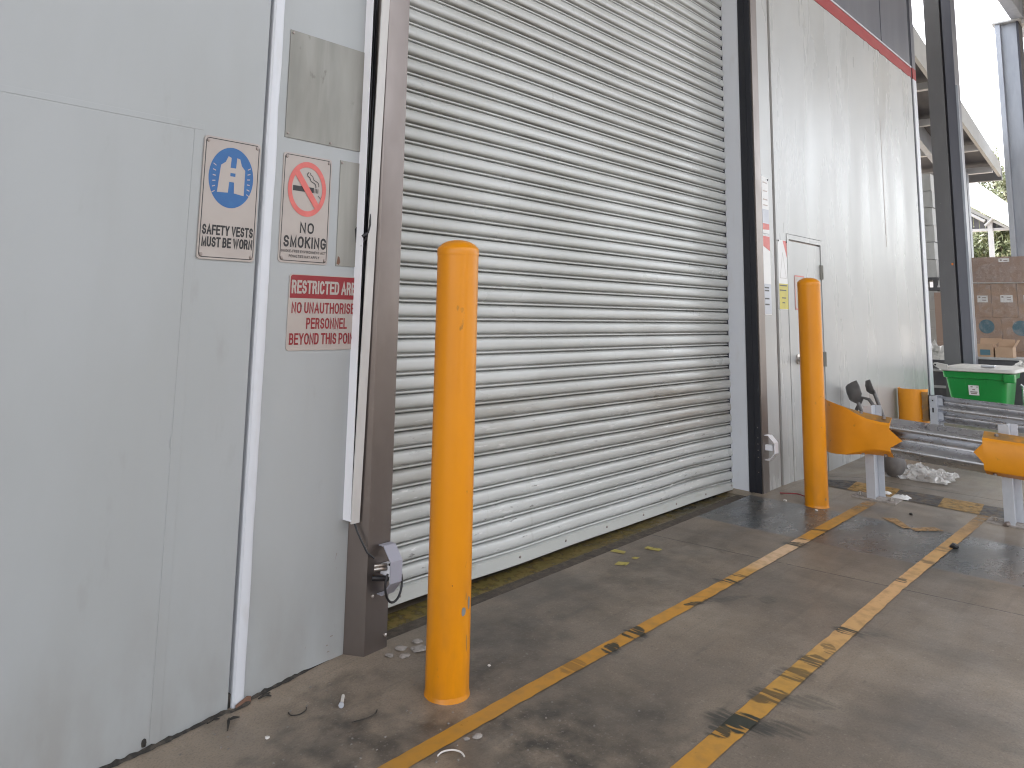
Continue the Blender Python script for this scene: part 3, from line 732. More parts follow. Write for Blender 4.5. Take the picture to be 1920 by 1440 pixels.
def rounded(x0, x1, z0, z1, r, n=5):
    pts = []
    for cx, cz, a0 in ((x1 - r, z1 - r, 0), (x0 + r, z1 - r, 90), (x0 + r, z0 + r, 180), (x1 - r, z0 + r, 270)):
        for k in range(n + 1):
            a = R(a0 + 90 * k / n); pts.append((cx + r * math.cos(a), cz + r * math.sin(a)))
    return pts

def sheet(poly, y, name, mat, parent, t=0.0004):
    return MB().prism([(x, y, z) for x, z in poly], (0, t, 0)).build(name, mat, parent)

def ring(outer, inner, y, name, mat, parent, t=0.0004):
    r = [[(x, y + t, z) for x, z in outer], [(x, y, z) for x, z in outer], [(x, y, z) for x, z in inner], [(x, y + t, z) for x, z in inner]]
    return MB().loft(r, caps=False).build(name, mat, parent)

def sign(label, x0, x1, z0, z1, y=2.3965, border=True, rivets=4, face=None, cat='sign', wall_y=2.40):
    t = thing('sign', label, cat, (0.5 * (x0 + x1), wall_y, z0))
    sheet(rounded(x0, x1, z0, z1, 0.012), y, 'plate', face or M['sign'], t, wall_y - y + 0.0004)
    if border:
        ring(rounded(x0 + 0.005, x1 - 0.005, z0 + 0.006, z1 - 0.006, 0.012), rounded(x0 + 0.0075, x1 - 0.0075, z0 + 0.0085, z1 - 0.0085, 0.011), y - 0.0006, 'border', M['ink'], t)
    cs = [(x0 + 0.013, z1 - 0.015), (x1 - 0.013, z1 - 0.015), (x0 + 0.013, z0 + 0.015), (x1 - 0.013, z0 + 0.015)][:rivets]
    for cx, cz in cs:
        rg = [[(cx + r * math.cos(a), yy, cz + r * 1.2 * math.sin(a)) for a in [k * math.pi / 6 for k in range(12)]] for r, yy in ((0.0055, y), (0.005, y - 0.003), (0.002, y - 0.004))]
        MB().loft(rg).build('rivet', M['rivet'], t, smooth=60)
    return t

def ell(cx, cz, a, b, n=48, a0=0.0, a1=360.0):
    return [(cx + a * math.cos(R(a0 + (a1 - a0) * k / n)), cz + b * math.sin(R(a0 + (a1 - a0) * k / n))) for k in range(n)]

YS = 2.3965
s1 = sign('cream safety vest sign with a blue disc, left of the white cover strip', 1.219, 1.420, 1.357, 1.755)
cx, cz = 1.319, 1.627
sheet(ell(cx, cz, 0.079, 0.100), YS - 0.0008, 'blue_disc', M['ink_blue'], s1)
def vest(u, v): return (cx + u * 0.079, cz + v * 0.100)
V = [(-0.60, -0.52), (-0.50, 0.38), (-0.30, 0.50), (-0.19, 0.70), (-0.05, 0.66), (-0.07, 0.33), (0.18, 0.33), (0.20, 0.68), (0.34, 0.66), (0.43, 0.44), (0.60, 0.30), (0.60, -0.55), (0.15, -0.50), (0.13, -0.14), (-0.09, -0.14), (-0.12, -0.50)]
bm_v = MB(); 
hole = [(-0.06, 0.05), (0.17, 0.05), (0.17, 0.16), (-0.06, 0.16)]
for poly in ([V[0], V[1], V[2], V[5], hole[3], hole[0], V[14], V[15]], [V[2], V[3], V[4], V[5]], [V[5], V[6], hole[2], hole[3]],
             [V[14], hole[0], hole[1], V[13]], [V[13], hole[1], hole[2], V[6], V[9], V[10], V[11], V[12]], [V[6], V[7], V[8], V[9]]):
    bm_v.add([(vest(*p)[0], YS - 0.0014, vest(*p)[1]) for p in poly], [tuple(range(len(poly)))])
bm_v.build('vest_symbol', M['sign'], s1)
bm_v = MB()
for sgn, u0 in ((-1, -0.70), (1, 0.72)):
    bm_v = MB()
    for k in range(6):
        v = 0.34 - k * 0.165; tl = 0.06 * (2.5 - k) / 2.5
        a, b2 = (u0, v), (u0 + sgn * 0.13, v + tl)
        bm_v.add([(vest(a[0], a[1] - 0.016)[0], YS - 0.0014, vest(0, a[1] - 0.016)[1]), (vest(b2[0], 0)[0], YS - 0.0014, vest(0, b2[1] - 0.016)[1]),
                  (vest(b2[0], 0)[0], YS - 0.0014, vest(0, b2[1] + 0.016)[1]), (vest(a[0], 0)[0], YS - 0.0014, vest(0, a[1] + 0.016)[1])], [(0, 1, 2, 3)])
    bm_v.build('shine_marks', M['sign'], s1)

lettering('SAFETY VESTS', 1.231, 1.409, 1.452, 0.0325, YS - 0.0008, M['ink'], s1, 0.19)
lettering('MUST BE WORN', 1.2315, 1.4095, 1.413, 0.0325, YS - 0.0008, M['ink'], s1, 0.19)

s2 = sign('cream no smoking sign with a faded red ring and struck cigarette', 1.510, 1.712, 1.364, 1.749)
cx, cz = 1.611, 1.627
a, bb = 0.079, 0.098
ring(ell(cx, cz, a, bb), ell(cx, cz, a * 0.80, bb * 0.80), YS - 0.0016, 'prohibition_ring', M['ink_pink'], s2)
sheet([(cx - 0.058, cz - 0.010), (cx + 0.028, cz - 0.010), (cx + 0.028, cz + 0.0085), (cx - 0.058, cz + 0.0085)], YS - 0.0008, 'cigarette', M['ink'], s2)
bar = [(cx - 0.055, cz + 0.050), (cx - 0.038, cz + 0.066), (cx + 0.052, cz - 0.052), (cx + 0.036, cz - 0.068)]
sheet(bar, YS - 0.0021, 'prohibition_bar', M['ink_pink'], s2)
sm = MB()
def band(pts, wd):
    pts = [Vector((p[0], 0, p[1])) for p in pts]
    L, Rr = [], []
    for i, p in enumerate(pts):
        t = (pts[min(i + 1, len(pts) - 1)] - pts[max(i - 1, 0)]).normalized(); n = Vector((-t.z, 0, t.x))
        L.append((p.x + n.x * wd, YS - 0.001, p.z + n.z * wd)); Rr.append((p.x - n.x * wd, YS - 0.001, p.z - n.z * wd))
    sm.loft([L, Rr], closed=False, caps=False)
curve = [(0.004, 0.062), (-0.002, 0.055), (0.000, 0.047), (0.008, 0.043), (0.010, 0.037), (0.014, 0.030), (0.024, 0.026), (0.031, 0.022), (0.034, 0.014), (0.034, 0.008)]
band([(cx + p * 1.05, cz + q) for p, q in curve], 0.0017)
band([(cx + 0.012 + p * 1.05, cz + 0.006 + q) for p, q in curve[1:]], 0.0014)
for k in (0.033, 0.039, 0.045):
    band([(cx + k, cz + 0.006), (cx + k, cz - 0.010)], 0.0015)
band([(cx + 0.046, cz - 0.018), (cx + 0.058, cz - 0.028), (cx + 0.074, cz - 0.034)], 0.0012)
band([(cx + 0.060, cz - 0.020), (cx + 0.071, cz - 0.040)], 0.001)
sm.build('smoke_lines', M['ink'], s2)
lettering('NO', 1.590, 1.647, 1.489, 0.0385, YS - 0.0008, M['ink'], s2, 0.18)
lettering('SMOKING', 1.527, 1.702, 1.438, 0.0405, YS - 0.0008, M['ink'], s2, 0.19)
lettering('SMOKE-FREE ENVIRONMENT ACT', 1.520, 1.702, 1.4045, 0.0095, YS - 0.0008, M['ink'], s2, 0.17)
lettering('PENALTIES MAY APPLY', 1.551, 1.676, 1.3875, 0.0095, YS - 0.0008, M['ink'], s2, 0.17)

s3 = sign('restricted area sign with a dark red heading band and red lettering', 1.560, 1.866, 1.064, 1.327, border=False, rivets=0)
hb = rounded(1.5645, 1.864, 1.200, 1.3235, 0.010)
hb = [(x, max(z, 1.2435)) for x, z in hb]
sheet(hb, YS - 0.0006, 'heading_band', M['ink_red'], s3)
lettering('RESTRICTED AREA', 1.5695, 1.8655, 1.2825, 0.0465, YS - 0.0014, M['sign'], s3, 0.18)
lettering('NO UNAUTHORISED', 1.5735, 1.8630, 1.2105, 0.0385, YS - 0.0008, M['ink_red'], s3, 0.165)
lettering('PERSONNEL', 1.636, 1.810, 1.1570, 0.0385, YS - 0.0008, M['ink_red'], s3, 0.165)
lettering('BEYOND THIS POINT', 1.5705, 1.8630, 1.1035, 0.0395, YS - 0.0008, M['ink_red'], s3, 0.165)

# ---------------------------------------------------------------- left door post, trunking, cables, sensor
dp = thing('door_post', 'brown tinted stainless steel post at the left edge of the roller door', 'door post', (1.95, 2.4, 0.0))
b = MB(); fp = [(1.859, 2.399), (1.8965, 2.330), (2.003, 2.335), (2.003, 2.60), (1.90, 2.60), (1.90, 2.4)]
b.prism([(x, y, -0.1) for x, y in fp], (0, 0, 6.5)); b.build('post', M['steel'], dp, bevel=0.002)
for bx, bz in ((1.925, 0.205), (1.99, 0.06)):
    rg = [[(bx + r * math.cos(a), yy, bz + r * math.sin(a)) for a in [k * math.pi / 4 for k in range(8)]] for r, yy in ((0.006, 2.334), (0.006, 2.328), (0.003, 2.326))]
    MB().loft(rg).build('bolt', M['bolt'], dp)

tk = thing('cable_trunking', 'white cable trunking whose cover leans off its open channel, beside the steel post', 'trunking', (1.85, 2.40, 0.468))
def lean(x0b, x0t, wd, y0b, y0t, y1b, y1t, zb, zt):
    return [[(x, y, z) for x, y in ((xx, ya), (xx + wd, ya), (xx + wd, yb_), (xx, yb_))] for xx, ya, yb_, z in ((x0b, y0b, y1b, zb), (x0t, y0t, y1t, zt))]
MB().loft(lean(1.833, 1.845, 0.0025, 2.357, 2.357, 2.3995, 2.3995, 0.468, 5.6)).build('channel', M['pvc'], tk)
MB().loft(lean(1.8358, 1.848, 0.030, 2.392, 2.392, 2.3990, 2.3990, 0.475, 5.6)).build('back', M['dark'], tk)  # dark colour paints in the shade inside the open channel
MB().loft(lean(1.834, 1.872, 0.037, 2.351, 2.312, 2.3565, 2.3165, 0.460, 3.6)).build('cover', M['pvc_old'], tk, bevel=0.0012)
MB().box(1.834, 1.868, 2.352, 2.398, 0.4685, 0.474).build('end_cap', M['pvc'], tk)
cb = thing('cable_bundle', 'black cables showing in the open gap of the white trunking', 'cables', (1.85, 2.37, 0.6))
for k in range(6):
    pts = []
    for i in range(64):
        z = 0.60 + i * 0.06
        x = 1.8405 + (k % 3) * 0.0085 + 0.002 * z + 0.004 * mnoise.noise(Vector((k * 3.7, z * 1.6, 0)))
        y = 2.372 + (k // 3) * 0.010 - 0.006 * min(1, z / 2) + 0.009 * mnoise.noise(Vector((k * 2.1, z * 1.9, 5)))
        pts.append((x, y, z))
    MB().tube(pts, 0.0036, 6).build('cable', M['cable'], cb, smooth=60)
b = MB(); b.tube([(1.838, 2.366, 1.44), (1.846, 2.345, 1.475), (1.850, 2.335, 1.52), (1.853, 2.342, 1.57), (1.856, 2.365, 1.64)], 0.004, 6); b.tube([(1.832, 2.356, 1.475), (1.842, 2.347, 1.485), (1.852, 2.345, 1.492)], 0.006, 6)
b.build('loose_loop', M['cable'], cb, smooth=60)

def sensor_guard(x0, x1, yf, zc, label, s=1.0, mat='pvc'):
    t = thing('sensor_guard', label, 'sensor guard', (x0, yf, zc - 0.1))
    pr_o = [(yf, zc + 0.084 * s), (yf - 0.028, zc + 0.084 * s), (yf - 0.070, zc + 0.036 * s), (yf - 0.070, zc - 0.036 * s), (yf - 0.028, zc - 0.084 * s), (yf, zc - 0.084 * s)]
    pr_i = [(yf, zc + 0.081 * s), (yf - 0.0265, zc + 0.081 * s), (yf - 0.067, zc + 0.035 * s), (yf - 0.067, zc - 0.035 * s), (yf - 0.0265, zc - 0.081 * s), (yf, zc - 0.081 * s)]
    rg = [[(x, y, z) for x in (x0,) for (y, z) in pr_o], [(x1, y, z) for y, z in pr_o], [(x1, y, z) for y, z in pr_i], [(x0, y, z) for y, z in pr_i], [(x0, y, z) for y, z in pr_o]]
    b = MB(); b.loft(rg, closed=False, caps=False); b.build('hoop', M[mat], t)
    b = MB(); b.box(x0 + 0.012, x1 - 0.008, yf - 0.05, yf, zc - 0.018, zc + 0.018); b.build('sensor', M['pvc'], t, bevel=0.003)
    return t
sg = sensor_guard(1.944, 1.998, 2.330, 0.292, 'grey octagonal sensor guard with a looped black cable on the left post', 1.0, 'lilac')
b = MB()
for dz, r in ((0.0, 0.0075), (0.012, 0.0055)):
    b.tube([(1.915, 2.315, 0.300 + dz), (1.935, 2.300, 0.302 + dz), (1.955, 2.295, 0.300 + dz)], r, 10)
b.build('connector', M['bolt'], sg, smooth=40)
b = MB(); b.tube([(1.91, 2.318, 0.272), (1.935, 2.30, 0.270), (1.960, 2.29, 0.266)], 0.010, 10); b.build('plug', M['cable'], sg, smooth=40)
lp = [(1.858, 2.372, 0.468), (1.862, 2.350, 0.430), (1.874, 2.336, 0.395), (1.884, 2.318, 0.362), (1.91, 2.310, 0.340)]
MB().tube(lp, 0.0035, 8).build('feed_cable', M['cable'], sg, smooth=60)
lp = []
for k in range(26):
    a = R(105 - 325 * k / 25)
    lp.append((1.957 + 0.043 * math.cos(a), 2.262 + 0.012 * math.sin(a * 0.5), 0.258 + 0.062 * math.sin(a)))
MB().tube(lp, 0.0042, 8).build('cable_loop', M['cable'], sg, smooth=60)

# ---------------------------------------------------------------- roller shutter
rs = thing('roller_door', 'tall closed roller shutter door of pale ribbed steel slats', 'roller door', (3.55, 2.55, 0.06))
P, Z0 = 0.0753, 0.1125
prof = [(0.0000, -0.024), (0.0026, -0.013), (0.0038, 0.0040), (0.0055, 0.0075), (0.0085, 0.0082), (0.0115, 0.0072), (0.0135, 0.0035), (0.0148, -0.0030), (0.0164, -0.0030), (0.0195, 0.0080), (0.0235, 0.0158),
        (0.0285, 0.0190), (0.0370, 0.0200), (0.0460, 0.0196), (0.0560, 0.0180), (0.0640, 0.0155), (0.0688, 0.0125), (0.0718, 0.0065), (0.0730, -0.004), (0.0740, -0.024)]
XS = [1.98 + (5.16 - 1.98) * i / 64 for i in range(65)]
def wob(x, z):
    low = max(0, 1 - z / 0.9)
    y = 0.010 * mnoise.noise(Vector((x * 0.9, 0, z * 0.7))) + 0.007 * mnoise.noise(Vector((x * 1.9, 5, z * 7))) * (0.35 + low)
    dz = 0.007 * low * mnoise.noise(Vector((x * 1.1, 9, z * 3))) + 0.016 * low * max(0, x - 3.9) / 1.2 * (1 - max(0, (x - 4.6)) / 0.56) 
    for dx, dzz, r, d in ((2.25, 0.62, 0.12, 0.008), (2.9, 0.33, 0.05, 0.010), (4.55, 0.22, 0.2, 0.008), (4.2, 0.75, 0.15, 0.005), (2.18, 0.75, 0.08, 0.006)):
        q = ((x - dx) / r) ** 2 + ((z - dzz) / 0.05) ** 2
        y += d * math.exp(-q)
    return y, dz
rings = []
for k in range(56):
    for dz, o in prof:
        z = Z0 + k * P + dz
        row = []
        for x in XS:
            wy, wz = wob(x, z); row.append((x, 2.560 - o + wy, z + wz))
        rings.append(row)
b = MB(); b.loft(rings, closed=False, caps=False); b.build('curtain', M['shutter'], rs, smooth=48)
b = MB(); rg = []
for x in XS:
    wz = wob(x, 0.112)[1]; wy = wob(x, 0.112)[0]
    zb = 0.050 + (x - 2.1) * 0.0055 + 0.6 * wz
    rg.append([(x, 2.549 + wy, Z0 + 0.001 + wz), (x, 2.539 + wy, Z0 - 0.003 + wz), (x, 2.539 + wy, zb + 0.003), (x, 2.543 + wy, zb), (x, 2.575, zb), (x, 2.575, Z0 + wz)])
b.loft(rg); br = b.build('bottom_rail', M['bar'], rs, smooth=35)
for k in range(9):
    x = 2.24 + 0.36 * k; z = 0.082 + (x - 2.1) * 0.0055
    rgs = [[(x + r * math.cos(a), yy + wob(x, 0.112)[0], z + r * math.sin(a)) for a in [q * math.pi / 4 for q in range(8)]] for r, yy in ((0.0065, 2.5392), (0.0055, 2.536), (0.002, 2.535))]
    MB().loft(rgs).build('bolt', M['rivet'], br)
b = MB(); b.box(2.0, 2.012, 2.50, 2.60, -0.05, 4.3); b.build('guide', M['galv_matt'], rs)
b = MB(); b.box(5.141, 5.1465, 2.546, 2.60, 0.0, 4.3); b.build('guide', M['dark'], rs)

# ---------------------------------------------------------------- right wall: reveal, guide, corner, panels
rw = thing('cold_room_wall', 'glossy white wall panel with red band right of the roller door', 'wall', (7.2, 2.4, 0.0))
b = MB(); b.box(5.1475, 5.24, 2.424, 2.60, -0.1, 6.4); b.build('reveal', M['trim'], rw)
MB().box(5.245, 5.448, 2.333, 2.46, -0.1, 3.85).build('panel', M['wall_gloss'], rw)
MB().box(5.485, 5.66, 2.330, 2.46, -0.1, 1.822).build('panel', M['wall_gloss'], rw)
b = MB(); b.box(5.445, 5.4875, 2.345, 2.46, -0.1, 3.85); b.build('groove', M['rivet'], rw)
b = MB(); b.box(5.485, 9.20, 2.330, 2.46, 1.822, 3.85); b.box(6.36, 9.20, 2.330, 2.46, -0.1, 1.822); b.build('panel', M['wall_gloss'], rw)
b = MB(); rg = []
for k in range(90):
    x = 5.225 + k * (9.20 - 5.225) / 89
    zb = 3.842 + 0.03 * max(0, mnoise.noise(Vector((x * 9, 1, 0)))) ** 2 * 4
    rg.append([(x, 2.326, zb), (x, 2.326, 3.956), (x, 2.45, 3.956), (x, 2.45, zb)])
b.loft(rg); b.build('red_band', M['red'], rw)
b = MB(); b.box(5.225, 9.2, 2.318, 2.45, 3.956, 3.972); b.build('white_edge', M['trim'], rw)
b = MB(); b.box(5.225, 8.2, 2.333, 2.45, 3.9725, 6.4); b.box(8.215, 9.2, 2.331, 2.45, 3.9725, 6.4); b.box(8.2, 8.215, 2.34, 2.45, 3.9725, 6.4); b.build('upper_cladding', M['slate'], rw)
b = MB(); b.box(9.2005, 9.235, 2.328, 2.45, -0.1, 6.4, 0); b.build('corner_gap', M['dark'], rw)
b = MB(); b.box(9.2355, 9.36, 2.318, 2.45, -0.1, 3.84); b.build('corner_trim', M['trim'], rw)
b = MB(); b.box(9.2355, 9.36, 2.318, 2.45, 3.84, 3.965); b.build('corner_trim', M['red'], rw)
b = MB(); b.box(9.2355, 9.36, 2.318, 2.45, 3.965, 6.4); b.build('corner_trim', M['slate'], rw)
b = MB(); b.box(9.25, 9.40, 2.455, 9.0, -0.1, 6.4); b.build('end_wall', M['wall'], rw)
# patched streaks over the door, a long vertical seam
b = MB(); b.box(5.62, 6.40, 2.3292, 2.331, 1.823, 1.895); b.build('patch', M['wall_gloss'], rw)
b = MB(); b.add([(8.02, 2.3285, 1.9), (8.04, 2.3285, 1.9), (8.03, 2.3285, 3.2), (8.02, 2.3285, 3.2)], [(0, 1, 2, 3)]); b.build('scratch', M['rivet'], rw)
# door
dr = thing('personnel_door', 'flush white side door half hidden behind the far yellow bollard', 'door', (6.0, 2.4, 0.05))
b = MB(); b.box(5.662, 5.695, 2.326, 2.45, -0.05, 1.818); b.box(6.32, 6.358, 2.326, 2.45, -0.05, 1.818); b.box(5.695, 6.32, 2.326, 2.45, 1.782, 1.818); b.build('frame', M['wall_gloss'], dr)
b = MB(); b.box(5.698, 6.317, 2.3315, 2.44, -0.02, 1.770); b.build('leaf', M['wall_gloss'], dr, bevel=0.002)
b = MB(); b.box(5.695, 6.32, 2.345, 2.44, 1.7705, 1.7815); b.build('top_gap', M['rivet'], dr)
rg = [[(5.80 + r * math.cos(a), yy, 0.915 + r * math.sin(a)) for a in [q * math.pi / 8 for q in range(16)]] for r, yy in ((0.036, 2.332), (0.036, 2.322), (0.018, 2.318), (0.016, 2.295), (0.031, 2.285), (0.031, 2.262), (0.02, 2.254))]
MB().loft(rg).build('knob', M['bolt'], dr, smooth=40)
for z in (1.57, 0.9, 0.3):
    b = MB(); b.box(6.295, 6.335, 2.318, 2.333, z - 0.055, z + 0.055); b.tube([(6.315, 2.316, z - 0.055), (6.315, 2.316, z + 0.055)], 0.007, 8); b.build('hinge', M['plate'], dr)

cg = thing('corner_guard', 'stainless steel edge strip between black guide and white panel', 'corner guard', (5.2, 2.33, 0.06))
b = MB(); b.box(5.150, 5.2445, 2.324, 2.334, 0.0, 5.9); b.build('strip', M['steel'], cg, bevel=0.001)
gd = thing('door_guide', 'tall black rubber faced door guide on the right reveal', 'door guide', (5.15, 2.38, 0.06))
b = MB(); b.box(5.142, 5.149, 2.334, 2.420, -0.02, 5.9); b.box(5.138, 5.1425, 2.372, 2.378, -0.02, 5.9); b.build('strip', M['black'], gd, bevel=0.002)
for z in (0.205, 0.30, 0.345, 0.385, 0.425, 0.49):
    rg = [[(xx, 2.352 + r * math.cos(a), z + r * math.sin(a)) for a in [q * math.pi / 4 for q in range(8)]] for r, xx in ((0.004, 5.1425), (0.003, 5.140), (0.0015, 5.139))]
    MB().loft(rg).build('rivet', M['rivet'], gd)
sensor_guard(5.175, 5.235, 2.3235, 0.362, 'white bent metal sensor guard low on the right corner strip', 0.95)

# signs on the right wall
t = sign('white warning sign with a faded red corner and glossy yellow lower panel', 5.500, 5.655, 1.268, 1.765, 2.3265, False, 0, M['paper'], wall_y=2.330)
sheet([(5.502, 1.272), (5.653, 1.272), (5.653, 1.452), (5.502, 1.452)], 2.3258, 'yellow_panel', M['signyellow'], t)
sheet([(5.585, 1.763), (5.653, 1.763), (5.653, 1.64)], 2.3258, 'red_corner', M['ink_pink'], t)
ring([(5.52, 1.49), (5.635, 1.49), (5.577, 1.68)], [(5.527, 1.494), (5.628, 1.494), (5.577, 1.668)], 2.3258, 'faint_triangle', M['lid'], t)
b = MB()
for k, (u0, u1) in enumerate(((0.02, 0.9), (0.02, 0.8), (0.25, 0.75), (0.3, 0.6))):
    z = 1.44 - 0.034 * k - (0.02 if k > 1 else 0)
    b.box(5.505 + 0.145 * u0, 5.505 + 0.145 * u1, 2.3250, 2.3257, z - 0.005, z + 0.003)
b.build('small_print', M['ink'], t)
for cxz in ((5.506, 1.757), (5.649, 1.757)):
    rg = [[(cxz[0] + r * math.cos(a), yy, cxz[1] + r * math.sin(a)) for a in [q * math.pi / 4 for q in range(8)]] for r, yy in ((0.007, 2.3265), (0.006, 2.322), (0.002, 2.321))]
    MB().loft(rg).build('rivet', M['ink'], t)
t = sign('narrow white sign with grey and red lower edge beside the steel strip', 5.262, 5.372, 1.79, 2.19, 2.3295, False, 0, M['paper'], wall_y=2.333)
sheet([(5.264, 1.86), (5.370, 1.86), (5.370, 1.96), (5.264, 1.96)], 2.3288, 'grey_band', M['galv_matt'], t)
sheet([(5.264, 1.815), (5.370, 1.82), (5.370, 1.86), (5.264, 1.86)], 2.3288, 'red_band', M['ink_pink'], t)
b = MB()
for z in (2.15, 2.09, 2.03, 1.99): b.box(5.28, 5.35, 2.3284, 2.3289, z - 0.004, z + 0.004)
b.build('small_print', M['rivet'], t)
rg = [[(5.362 + r * math.cos(a), yy, 2.175 + r * math.sin(a)) for a in [q * math.pi / 4 for q in range(8)]] for r, yy in ((0.007, 2.3295), (0.006, 2.325), (0.002, 2.324))]
MB().loft(rg).build('rivet', M['ink'], t)
t = sign('narrow white sign with red top and grey bottom below another sign', 5.258, 5.372, 1.228, 1.775, 2.3295, False, 0, M['paper'], wall_y=2.333)
sheet([(5.262, 1.70), (5.370, 1.67), (5.370, 1.771), (5.262, 1.771)], 2.3288, 'red_top', M['ink_pink'], t)
sheet([(5.262, 1.234), (5.370, 1.234), (5.370, 1.44), (5.262, 1.44)], 2.3288, 'grey_panel', M['galv_matt'], t)
b = MB()
for z in (1.415, 1.395, 1.34, 1.30): b.box(5.265, 5.335, 2.3280, 2.3287, z - 0.006, z + 0.004)
b.build('small_print', M['ink'], t)
t = sign('small pink edged notice on the side door behind the far bollard', 5.785, 5.97, 1.27, 1.525, 2.3285, False, 0, M['sign'], wall_y=2.332)
ring(rounded(5.787, 5.968, 1.272, 1.523, 0.008), rounded(5.794, 5.961, 1.280, 1.515, 0.006), 2.3278, 'border', M['ink_pink'], t)

# ---------------------------------------------------------------- bollards
def bollard(x, y, r, h, label, chips):
    z = floor_z(x, y)
    t = thing('bollard', label, 'bollard', (x, y, z), 'yellow steel bollards by the door')
    MB().lathe([(r * 1.0, -0.02), (r * 1.0, 0.0), (r, h - 0.030)], (x, y, z), 40).build('pipe', M['yellow'], t, smooth=50)
    MB().lathe([(r * 1.012, h - 0.0305), (r * 1.018, h - 0.027), (r * 1.018, h - 0.0075), (r * 0.98, h - 0.003), (r * 0.80, h + 0.010), (r * 0.55, h + 0.019), (r * 0.28, h + 0.0235), (0.001, h + 0.0245)], (x, y, z), 40).build('cap', M['yellow'], t, smooth=50)
    rings = []
    for rr, zz in ((r * 1.0, 0.012), (r * 1.04, 0.0), (r * 1.10, -0.012)):
        rings.append([(x + (rr + 0.003 * mnoise.noise(Vector((k * 0.8, zz * 40, x)))) * math.cos(2 * math.pi * k / 40), y + rr * math.sin(2 * math.pi * k / 40), z + zz + 0.004 * mnoise.noise(Vector((k * 0.9, 3, x)))) for k in range(40)])
    MB().loft(rings, caps=False).build('base_skirt', M['yellow'], t, smooth=50)
    for ang, zc, w_, h_, mk in chips:
        b = MB(); n = 9; vs = []
        for q in range(n):
            a = 2 * math.pi * q / n; rad = 0.75 + 0.35 * mnoise.noise(Vector((q * 1.7, zc * 9, ang)))
            aa = R(ang) + w_ * rad * math.cos(a) / r
            vs.append((x + (r + 0.0006) * math.cos(aa), y + (r + 0.0006) * math.sin(aa), z + zc + h_ * rad * math.sin(a)))
        c = (x + (r + 0.0007) * math.cos(R(ang)), y + (r + 0.0007) * math.sin(R(ang)), z + zc)
        b.add([c] + vs, [(0, 1 + q, 1 + (q + 1) % n) for q in range(n)]); b.build('paint_chip', M[mk], t)
    return t
bollard(1.931, 1.951, 0.0705, 1.425, 'tall yellow bollard in front with chipped paint near its base',
        [(-94, 0.262, 0.012, 0.017, 'chip_grey'), (-72, 0.282, 0.010, 0.030, 'chip_grey'), (-80, 0.165, 0.004, 0.030, 'yellow_dirty'), (-86, 0.305, 0.002, 0.016, 'yellow_dirty'), (-128, 0.345, 0.002, 0.003, 'ink'), (-60, 0.60, 0.004, 0.006, 'chalk')])
bollard(5.137, 1.976, 0.0700, 1.385, 'far yellow bollard standing at the end of the guardrail',
        [(-110, 0.05, 0.008, 0.012, 'yellow_dirty'), (-120, 0.48, 0.003, 0.004, 'yellow_dirty'), (-100, 0.66, 0.004, 0.004, 'yellow_dirty')])

# ---------------------------------------------------------------- guardrails
def wprof(h):  # (offset towards the road, height) of a W beam
    k = h / 0.122
    return [(0.0, 0.122 * k), (0.006, 0.116 * k), (0.030, 0.098 * k), (0.052, 0.080 * k), (0.058, 0.066 * k), (0.052, 0.052 * k), (0.028, 0.032 * k), (0.010, 0.014 * k), (0.006, 0.0),
            (0.010, -0.014 * k), (0.028, -0.032 * k), (0.052, -0.052 * k), (0.058, -0.066 * k), (0.052, -0.080 * k), (0.030, -0.098 * k), (0.006, -0.116 * k), (0.0, -0.122 * k)]
def wprof_smooth(h):
    P_ = [Vector(p) for p in wprof(h)]; out = []
    for i in range(len(P_) - 1):
        p0, p1, p2, p3 = P_[max(0, i - 1)], P_[i], P_[i + 1], P_[min(len(P_) - 1, i + 2)]
        for t in (0.0, 0.33, 0.67):
            out.append(tuple(0.5 * ((2 * p1) + (p2 - p0) * t + (2 * p0 - 5 * p1 + 4 * p2 - p3) * t * t + (3 * p1 - p0 - 3 * p2 + p3) * t ** 3)))
    return out + [tuple(P_[-1])]
def cz1(y): return 0.4685 + (y - 1.62) * 0.056
gr = thing('guardrail', 'near galvanised guardrail with yellow painted end and splice covers', 'guardrail', (5.55, 1.3, floor_z(5.55, 1.3)))
b = MB(); rg = []
for k in range(26):
    y = 1.70 - k * 0.06
    f = [(5.515 - o, y, cz1(y) + z) for o, z in wprof_smooth(0.1205)]
    bk = [(5.519 - o, y, cz1(y) + z) for o, z in reversed(wprof_smooth(0.1205))]
    rg.append(f + bk)
b.loft(rg); b.build('beam', M['galv'], gr, smooth=60)
# end terminal: yellow fishtail that flares and curls round the bollard
b = MB(); rg = []
stn = [(1.622, 0.123, 0.0), (1.68, 0.123, 0.0), (1.76, 0.128, 0.0), (1.83, 0.138, 0.004), (1.90, 0.152, 0.016), (1.97, 0.163, 0.040), (2.03, 0.170, 0.078), (2.07, 0.172, 0.13), (2.085, 0.172, 0.18)]
for y, h, xo in stn:
    c = cz1(y) + 0.004 * (y - 1.62) / 0.4; X = 5.451 + xo
    fl = min(1.0, max(0.0, (1.90 - y) / 0.15))
    rg.append([(X + 0.060 * fl + 0.002, y, c + h), (X + 0.010 * fl, y, c + h - 0.030 * fl - 0.001), (X, y, c + (h - 0.045)), (X, y, c), (X, y, c - (h - 0.045)), (X + 0.010 * fl, y, c - h + 0.030 * fl + 0.001), (X + 0.060 * fl + 0.002, y, c - h),
               (X + 0.060 * fl + 0.006, y, c - h + 0.003), (X + 0.014, y, c - h + 0.04), (X + 0.006, y, c), (X + 0.014, y, c + h - 0.04), (X + 0.060 * fl + 0.006, y, c + h - 0.003)])
b.loft(rg)
for i, f in enumerate(b.f):
    if len(f) == 4 and i < 12 * 5 and (i % 12) in (0,): b.m[i] = 1
b.build('end_terminal', [M['yellow_rail'], M['yellow_dirty']], gr, smooth=30)
c = cz1(1.6)
